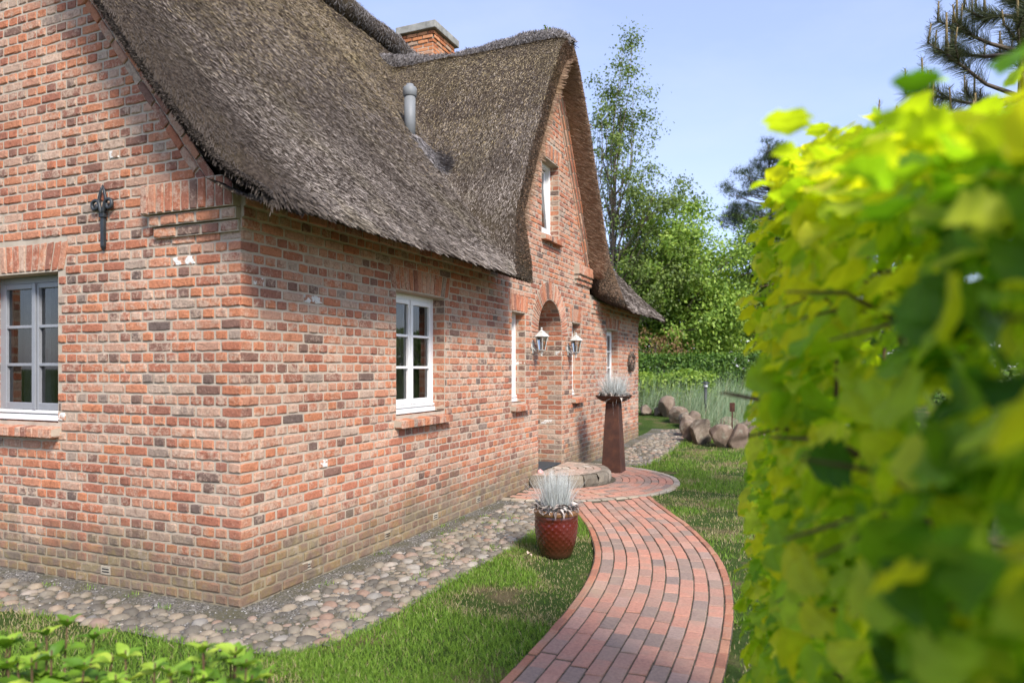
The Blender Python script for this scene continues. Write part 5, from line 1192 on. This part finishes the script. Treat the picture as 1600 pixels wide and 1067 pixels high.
# ------------------------------------------------------------------ lawn blades
MT['grass'] = tone_mat('lawn grass', [(0, (.09,.175,.025)), (.4, (.165,.29,.036)), (.7, (.24,.37,.055)), (.82, (.31,.40,.09)), (.86, (.33,.28,.13)), (1, (.48,.40,.24))], .6, .25, .3, tcol=(1.2,1.2,.6))
def lawn():
    r = np.random.default_rng(201); X, Y, S_ = [], [], []
    for n, x0, x1, y0, y1, s in ((62000, .7, 2.2, -.75, 3.9, 1.), (60000, -2.4, 2.2, -2.6, -.45, 1.1), (36000, 1.6, 4.2, 3.2, 7.5, 1.25), (34000, .0, 4.5, 7.5, 12.6, 1.6), (16000, 2.4, 4.6, -.5, 4.0, 1.25)):
        X.append(r.uniform(x0, x1, n)); Y.append(r.uniform(y0, y1, n)); S_.append(np.full(n, s))
    x, y, s = map(np.concatenate, (X, Y, S_)); edge = .05*(fbm(x*5, y*5)-.5)
    ok = ~in_poly(x+edge, y+edge, strip) & ~in_poly(x+edge, y, strip2) & ~((x < .0) & (y > -.05) & (y < HL)) & (dist_path(x, y) > .505+.03*fbm(x*6, y*6)) & (np.hypot(x-CC[0], y-CC[1]) > CR+.005)
    bare = fbm(x*1.25+31, y*1.25+12); nearpot = np.exp(-((x-1.75)**2/.10+(y-1.65)**2/.09))+.8*np.exp(-((x-1.45)**2/.05+(y-.85)**2/.08))+.9*np.exp(-((x-2.45)**2/.08+(y-4.0)**2/.25))
    bare = bare+.40*nearpot; ok &= r.random(len(x)) > sstep(.52, .72, bare)*.82; x, y, s, bare = x[ok], y[ok], s[ok], bare[ok]; n = len(x)
    az = r.uniform(0, 6.28, n); ln = np.abs(r.normal(.35, .3, n)); H = r.uniform(.018, .048, n)*s*(.7+.6*fbm(x*4+2, y*4))*(1-.45*sstep(.5, .7, bare)); d = np.stack([np.cos(az), np.sin(az), 0*az], 1); fa = r.uniform(0, 6.28, n); sv = np.stack([np.cos(fa), np.sin(fa), 0*fa], 1); b = np.stack([x, y, gz(x, y)-.014], 1); V = []
    for t, w_ in ((0, .0042), (.55, .0034), (1, .0006)):
        p = b+d*(H*np.sin(ln)*t+H*.4*t*t*ln)[:, None]; p[:,2] += H*np.cos(ln)*t; V += [p-sv*(w_*s/2)[:, None], p+sv*(w_*s/2)[:, None]]
    V = np.stack(V, 1).reshape(-1, 3); i = np.arange(n)*6; F = np.concatenate([np.stack([i, i+1, i+3, i+2], 1), np.stack([i+2, i+3, i+5, i+4], 1)])
    t = np.clip(r.beta(2.2, 2.2, n)*.8, 0, .8); dry = r.random(n) < (.05+.75*sstep(.46, .66, bare)); t = np.where(dry, .86+.14*r.random(n), t); print('grass', n)
    return tag(link('lawn_grass', mesh_np('lawn_grass', V, F, MT['grass'], np.tile(t, 2))), 'short patchy lawn grass on both sides of the brick path', 'grass', kind='stuff')
lawn()
def weeds():
    r = np.random.default_rng(221); cx = r.uniform(-2.6, 1.0, 260); cy = r.uniform(-.6, 4.3, 260); ok = in_poly(cx, cy, strip) & (fbm(cx*1.7+4, cy*1.7) > .45); cx, cy = cx[ok], cy[ok]; k = 26; n = len(cx)*k
    x = np.repeat(cx, k)+r.normal(0, .035, n); y = np.repeat(cy, k)+r.normal(0, .035, n); ok = (x > .02) | (y < -.02); x, y = x[ok], y[ok]; n = len(x)
    az = r.uniform(0, 6.28, n); ln = np.abs(r.normal(.6, .3, n)); H = r.uniform(.012, .04, n); d = np.stack([np.cos(az), np.sin(az), 0*az], 1); sv = np.stack([-np.sin(az), np.cos(az), 0*az], 1); b = np.stack([x, y, gz(x, y)-.003], 1); t = b+d*(H*np.sin(ln))[:, None]; t[:,2] += H*np.cos(ln)
    V = np.stack([b-sv*.0025, b+sv*.0025, t+sv*.0008, t-sv*.0008], 1).reshape(-1, 3); return tag(link('weeds', mesh_np('weeds', V, np.arange(4*n).reshape(n, 4), MT['grass'], r.uniform(.1, .85, n)), cob_strip), kind='stuff')
weeds()
# dry leaves by the pot
MT['fallen'] = plain('pale fallen leaf', (.5,.38,.3), .8, .2, var=.3, scale=60)
for k, (x, y) in enumerate(((1.30, 1.93), (1.36, 1.88))):
    tv, tf = leaf_template(.6, .3, .8); me = mesh_np('fallen_leaf', tv*.06, tf, MT['fallen'], smooth=True); o = link('fallen_leaf', me, None, (x, y, .035), (.3, .2, 1.3*k)); tag(o, 'small pale curled leaf lying in the grass beside the red pot', 'leaf', 'fallen leaves beside the pot')

# ------------------------------------------------------------------ foreground hydrangea shrubs
HYD = [(0, (.09,.19,.02)), (.5, (.17,.31,.03)), (.8, (.27,.42,.045)), (1, (.38,.48,.06))]
MT['hyd'] = leafmat('hydrangea leaf', HYD, .3, 'obj', (1.2,1.25,.45), .4); MT['twig2'] = plain('brown twig', (.12,.075,.045), .9, .1)
def big_leaf(w_, seed):
    r = random.Random(seed); n = 9; V = []; F = []; hs = [math.sin(math.pi*min(1, (k/n)**.8))**.8 for k in range(n+1)]
    for k in range(n+1):
        t = k/n; q = w_/2*hs[k]*(1+.05*math.sin(k*7)); z = .10*math.sin(t*2.6)-.16*t*t; wv = .02*math.sin(k*2.3+seed)
        V += [(-q, t, z+q*.35+wv), (-q*.5, t, z+q*.14), (0, t, z), (q*.5, t, z+q*.14), (q, t, z+q*.35-wv)]
    for k in range(n):
        for j in range(4): F.append((5*k+j, 5*k+j+1, 5*(k+1)+j+1, 5*(k+1)+j))
    return V, F
def leafmeshes(name, mat, ws, lob=None):
    out = []
    for i, w_ in enumerate(ws):
        v, f = big_leaf(w_, i+3) if lob is None else lob(i)
        me = bpy.data.meshes.new(name); me.from_pydata(v, [], f); me.materials.append(mat)
        for p in me.polygons: p.use_smooth = True
        out.append(me)
    return out
hyd_me = leafmeshes('leaf', MT['hyd'], (.5, .55, .6, .52, .58))
def M_leaf(pos, d, up, s, roll=0):
    d = Vector(d).normalized(); sx = d.cross(Vector(up))
    if sx.length < 1e-3: sx = Vector((1,0,0))
    sx.normalize(); n = sx.cross(d); R3 = Matrix((sx, d, n)).transposed() @ Matrix.Rotation(roll, 3, 'Y'); return Matrix.Translation(pos) @ R3.to_4x4() @ Matrix.Diagonal((s, s, s, 1))
def hydrangea(x, y, stems, lab, seed):
    r = random.Random(seed); T = empty('hydrangea_shrub', (x, y, 0)); tag(T, lab, 'shrub', 'hydrangea shrubs at the lawn edge')
    for (dx, dy, h) in stems:
        m = MB(); b = Vector((dx*.25, dy*.25, -.02)); t = Vector((dx, dy, h)); m.tube([b, b.lerp(t, .5)+Vector((dx*.15, dy*.15, 0)), t], [.007,.005,.003], 5); m.build('stem', MT['twig2'], T)
        for lv in range(3):
            z = h-.03-lv*.085; a0 = r.uniform(0, 6.28)+lv*1.57; c = Vector((dx*(z/h)**.7, dy*(z/h)**.7, z)); k_ = 4 if lv == 0 else 2
            for k in range(k_):
                a = a0+k*6.283/k_+r.uniform(-.3, .3); up = r.uniform(.25, .9) if lv == 0 else r.uniform(-.1, .45); s = (r.uniform(.055, .085) if lv == 0 else r.uniform(.085, .13))
                o = link('leaf', r.choice(hyd_me), T); o.matrix_local = M_leaf(c, (math.cos(a), math.sin(a), up), (0,0,1), s, r.uniform(-.35, .35))
def stems_in(n, rx, ry, h0, h1, seed):
    r = random.Random(seed); return [(r.uniform(-rx, rx), r.uniform(-ry, ry), r.uniform(h0, h1)) for _ in range(n)]
HL_ = 'low light green hydrangea shrub in leaf at the lawn edge opposite the house corner'
hydrangea(.98, -1.98, stems_in(20, .28, .22, .44, .64, 1), HL_, 1); hydrangea(1.36, -1.92, stems_in(13, .22, .18, .44, .60, 2), HL_, 2); hydrangea(1.70, -1.84, stems_in(15, .20, .16, .48, .66, 3), HL_, 3); hydrangea(.62, -2.1, stems_in(16, .2, .2, .46, .64, 4), HL_, 4); hydrangea(1.98, -1.80, stems_in(4, .08, .1, .42, .55, 5), 'smallest hydrangea shrub with few stems, closest to the brick path', 5)

# ------------------------------------------------------------------ foreground hedge
HEDGE = [(0, (.05,.13,.013)), (.2, (.15,.30,.022)), (.5, (.30,.46,.03)), (.8, (.50,.58,.04)), (1, (.64,.62,.045))]
MT['hedgeleaf'] = leafmat('hedge maple leaf', HEDGE, .6, 'attr', (1.45,1.55,.35), .5); MT['hedgeleaf_o'] = leafmat('hedge maple leaf single', HEDGE, .6, 'obj', (1.45,1.55,.35), .5)
def maple(i):
    """lobed leaf: outline by angle, fan of strips from the midrib"""
    r = random.Random(i+40); V = []; F = []; n = 10
    lob = [.0, .30, .52, .40, .60, .46, .36, .44, .30, .16, .0] if i % 3 else [.0, .24, .40, .50, .54, .53, .48, .40, .29, .15, .0]
    for k in range(n+1):
        t = k/n; q = lob[k]*(1+r.uniform(-.08, .08)); z = .08*math.sin(t*3)-.20*t*t+.03*math.sin(k*1.9+i); V += [(-q, t-.10*(q > .45), z+.22*q+r.uniform(-.03,.03)), (-q*.5, t, z+.08*q), (0, t, z), (q*.5, t, z+.08*q), (q, t-.10*(q > .45), z+.22*q+r.uniform(-.03,.03))]
    for k in range(n):
        for j in range(4): F.append((5*k+j, 5*k+j+1, 5*(k+1)+j+1, 5*(k+1)+j))
    return V, F
hedge_me = leafmeshes('leaf', MT['hedgeleaf_o'], range(6), maple)
th = R_(23.16); Fw = np.array([-math.sin(th), math.cos(th), 0]); Rt = np.array([math.cos(th), math.sin(th), 0]); C0 = np.array([CAM.x, CAM.y, 0])
H0 = C0+.34*Fw+.27*Rt; H1 = C0+2.8*Fw+.935*Rt; hd = (H1-H0)/np.linalg.norm(H1-H0); hn = np.array([hd[1], -hd[0], 0]); HLn = np.linalg.norm(H1-H0)     # hn points into the hedge
if hn @ Rt < 0: hn = -hn
hedge = empty('maple_hedge', tuple(H0)); tag(hedge, 'tall yellow green leafy hedge bordering the brick path opposite the house', 'hedge')
def hedge_leaves():
    r = np.random.default_rng(301); n = 6600; s = r.uniform(-.35, HLn, n); kind = r.random(n); htop = np.clip(1.80+.21*s+.10*np.exp(-np.maximum(s, 0)*5), 1.6, 2.32)+.16*(fbm(s*1.7+3, s*0)-.5)
    bul = .16*(fbm(s*1.6+11, r.random(n)*0+s*.3)-.5)
    z = r.uniform(.05, 1, n)*htop; dep = np.abs(r.normal(0, .10, n))+.0; bul = .05+.30*(fbm(s*2.2+11, z*2.2+5)-.5)
    top = kind < .22; z = np.where(top, htop+r.normal(0, .05, n), z); dep = np.where(top, r.uniform(0, .5, n), dep)
    end = (kind > .9); s = np.where(end, HLn+np.abs(r.normal(0, .08, n)), s); dep = np.where(end, r.uniform(0, .5, n), dep)
    slope = .10*np.clip((z-htop+.5)/.6, 0, 1)**2
    P = H0+hd*s[:, None]+hn*(dep+bul+slope)[:, None]; P[:,2] = z
    outn = np.where(top[:, None], np.array([0,0,1.]), np.where(end[:, None], hd, -hn))
    nn = outn*.6+np.array([0,0,.9])+r.normal(0, .5, (n, 3)); nn /= np.linalg.norm(nn, axis=1)[:, None]; D = outn*.55+r.normal(0, .65, (n, 3)); D[:,2] -= .25; D -= nn*(D*nn).sum(1)[:, None]
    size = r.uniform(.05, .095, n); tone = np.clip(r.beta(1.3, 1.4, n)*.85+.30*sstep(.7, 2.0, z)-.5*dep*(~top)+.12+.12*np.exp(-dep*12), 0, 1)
    # keep a clear space around the standing point
    dd = np.linalg.norm(P-np.array(CAM), axis=1); ok = (dd > .33) & (((P-np.array(CAM))@Fw > -.2)); return P[ok], D[ok], nn[ok], size[ok], tone[ok], dd[ok], r
def hedge_shoots():
    r = np.random.default_rng(305); Ps, Ds, Ns, Ss, Ts = [], [], [], [], []
    for k in range(34):
        s = r.uniform(.5, HLn); dp = r.uniform(.0, .45); b_ = H0+hd*s+hn*dp; L = r.uniform(.06, .10+.05*s); d = np.array([r.normal(0, .35), r.normal(0, .35), 1.]); d -= hn*.3; d /= np.linalg.norm(d)
        for q in range(int(L/.035)+2):
            a = r.uniform(0, 6.28); p = np.array([b_[0], b_[1], min(1.66+.23*s, 2.24)])+d*q*.04; o_ = np.array([math.cos(a), math.sin(a), r.uniform(.1, .8)]); Ps.append(p); Ds.append(o_); Ns.append(np.array([-math.cos(a)*.6, -math.sin(a)*.6, 1.])+r.normal(0, .2, 3)); Ss.append(r.uniform(.045, .085)); Ts.append(r.uniform(.6, 1.))
    return [np.array(q) for q in (Ps, Ds, Ns, Ss, Ts)]
P, D, nn, size, tone, dd, r = hedge_leaves()
sp = hedge_shoots(); P = np.concatenate([P, sp[0]]); D = np.concatenate([D, sp[1]]); nn = np.concatenate([nn, sp[2]]); size = np.concatenate([size, sp[3]]); tone = np.concatenate([tone, sp[4]]); dd = np.linalg.norm(P-np.array(CAM), axis=1)
order = np.argsort(dd); M = rot_to(D, nn, r.normal(0, .25, len(P)))
def view_ok(p):
    q = p-np.array(CAM); zf = q@Fw; return zf > .2 and abs((q@Rt)/zf) < .78 and abs(q[2]/zf) < .6
near = [i for i in order if view_ok(P[i])][:300]; nset = set(near)
for i in near:
    o = link('leaf', hedge_me[int(i) % 6], hedge); Mm = Matrix([list(M[i][0])+[0], list(M[i][1])+[0], list(M[i][2])+[0], [0,0,0,1]]); o.matrix_local = Matrix.Translation(Vector(P[i]-H0)) @ Mm @ Matrix.Diagonal((size[i], size[i], size[i], 1))
rest = np.array([i for i in order if i not in nset]); Vs, Fs, Ts = [], [], []; b = 0
for k in range(6):
    sel = rest[rest % 6 == k]; v, f = maple(k); V, F = inst(np.array(v), np.array(f), P[sel]-H0, M[sel], size[sel]); Vs.append(V); Fs.append(F+b); b += len(V); Ts.append(np.repeat(tone[sel], len(f)))
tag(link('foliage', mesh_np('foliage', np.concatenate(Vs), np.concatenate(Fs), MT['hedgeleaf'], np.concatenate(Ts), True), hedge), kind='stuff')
m = MB(); rr = random.Random(9)
for k in range(13):
    s = .55+k*.25; q = hd*s+hn*rr.uniform(.2, .4); pts = [Vector(q)+Vector((0,0,-.05))]
    for j in range(6): pts.append(pts[-1]+Vector((rr.uniform(-.04,.04), rr.uniform(-.04,.04), min(.26+.03*s, .34))))
    m.tube(pts, [.02,.018,.015,.012,.009,.006,.004], 6)
    for j in range(1, 7):
        for e in range(3):
            p = pts[j]; t = p+Vector(-hn*rr.uniform(.05, .26)+hd*rr.uniform(-.2, .2))+Vector((0,0,rr.uniform(-.05,.12))); m.tube([p, p.lerp(t, .5)+Vector((0,0,.03)), t], [.006,.004,.002], 4)
tag(m.build('branches', MT['twig2'], hedge), kind='stuff')
# inner mass of older leaves
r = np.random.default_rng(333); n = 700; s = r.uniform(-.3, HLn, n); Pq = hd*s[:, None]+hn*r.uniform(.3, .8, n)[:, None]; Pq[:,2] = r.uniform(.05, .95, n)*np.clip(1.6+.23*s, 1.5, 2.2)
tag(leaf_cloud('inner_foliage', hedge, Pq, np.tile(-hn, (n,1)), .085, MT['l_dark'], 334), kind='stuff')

# ------------------------------------------------------------------ young pine beyond the hedge
MT['needle2'] = leafmat('long pine needles', [(0, (.03,.045,.018)), (.5, (.07,.09,.035)), (1, (.13,.14,.06))], .1); MT['candle'] = plain('brown pine shoot', (.20,.15,.075), .9, .1, var=.3, scale=40)
NP = np.array([5.25, 3.9, 0.]); T = empty('young_pine', tuple(NP)); tag(T, 'young pine with upright brown shoots and long needles rising behind the leafy hedge', 'pine tree'); m = MB(); m.tube([(0,0,-.1),(.05,0,1.5),(-.03,.02,3.2),(.0,0,4.7)], [.09,.07,.05,.03], 8); cand = MB(); Vn, Fn, Tn = [], [], []; b = 0; r = np.random.default_rng(401); rr = random.Random(4)
def needles(p0, p1, n, ln):
    global b
    p0 = np.array(p0); p1 = np.array(p1); t = r.random(n)[:, None]; c = p0+(p1-p0)*t; ax = (p1-p0)/np.linalg.norm(p1-p0); D = r.normal(0, 1, (n, 3)); D -= (D@ax)[:, None]*ax; D /= np.linalg.norm(D, axis=1)[:, None]; D = D+ax*.75; D /= np.linalg.norm(D, axis=1)[:, None]; tip = c+D*(r.uniform(.7, 1.2, n)*ln)[:, None]; sv = np.cross(D, r.normal(0, 1, (n, 3))); sv /= np.linalg.norm(sv, axis=1)[:, None]; w_ = .0016
    V = np.stack([c-sv*w_, c+sv*w_, tip+sv*w_*.4, tip-sv*w_*.4], 1).reshape(-1, 3); Vn.append(V); Fn.append(np.arange(4*n).reshape(n, 4)+b); Tn.append(r.random(n)); b += 4*n
for lev, (z, L) in enumerate(((1.9,1.1),(2.5,1.15),(3.0,1.15),(3.5,1.0),(4.0,.85),(4.4,.6),(4.7,.3))):
    nb = 7 if lev < 6 else 4
    for k in range(nb):
        a = k*6.283/nb+lev*.7+rr.uniform(-.2,.2); e = (L*math.cos(a), L*math.sin(a), z+.35*L); md = (L*.5*math.cos(a), L*.5*math.sin(a), z+.08); m.tube([(0,0,z), md, e], [.022,.015,.010], 6)
        needles(md, e, 420, .13)
        for q in range(3):
            a2 = a+rr.uniform(-.7,.7); bs = np.array(e)*(.75+.12*q)+np.array([0,0,z*(.25-.12*q)*1.0]) if False else np.array(md)+(np.array(e)-np.array(md))*(.4+.3*q); tp = bs+np.array([.16*math.cos(a2), .16*math.sin(a2), rr.uniform(.05,.14)]); m.tube([bs, tp], [.008,.006], 5); needles(bs, tp, 240, .12)
            cd_ = tp+np.array([rr.uniform(-.02,.02), rr.uniform(-.02,.02), rr.uniform(.12,.26)]); cand.tube([tp, cd_], [.010,.006], 6); needles(tp, cd_, 70, .05)
        cd_ = np.array(e)+np.array([0,0,rr.uniform(.2,.38)]); cand.tube([e, cd_], [.012,.008], 6); needles(e, cd_, 50, .04)
m.build('trunk', MT['bark'], T, True); tag(cand.build('shoots', MT['candle'], T, True), kind='stuff'); tag(link('needles', mesh_np('needles', np.concatenate(Vn), np.concatenate(Fn), MT['needle2'], np.concatenate(Tn)), T), kind='stuff')
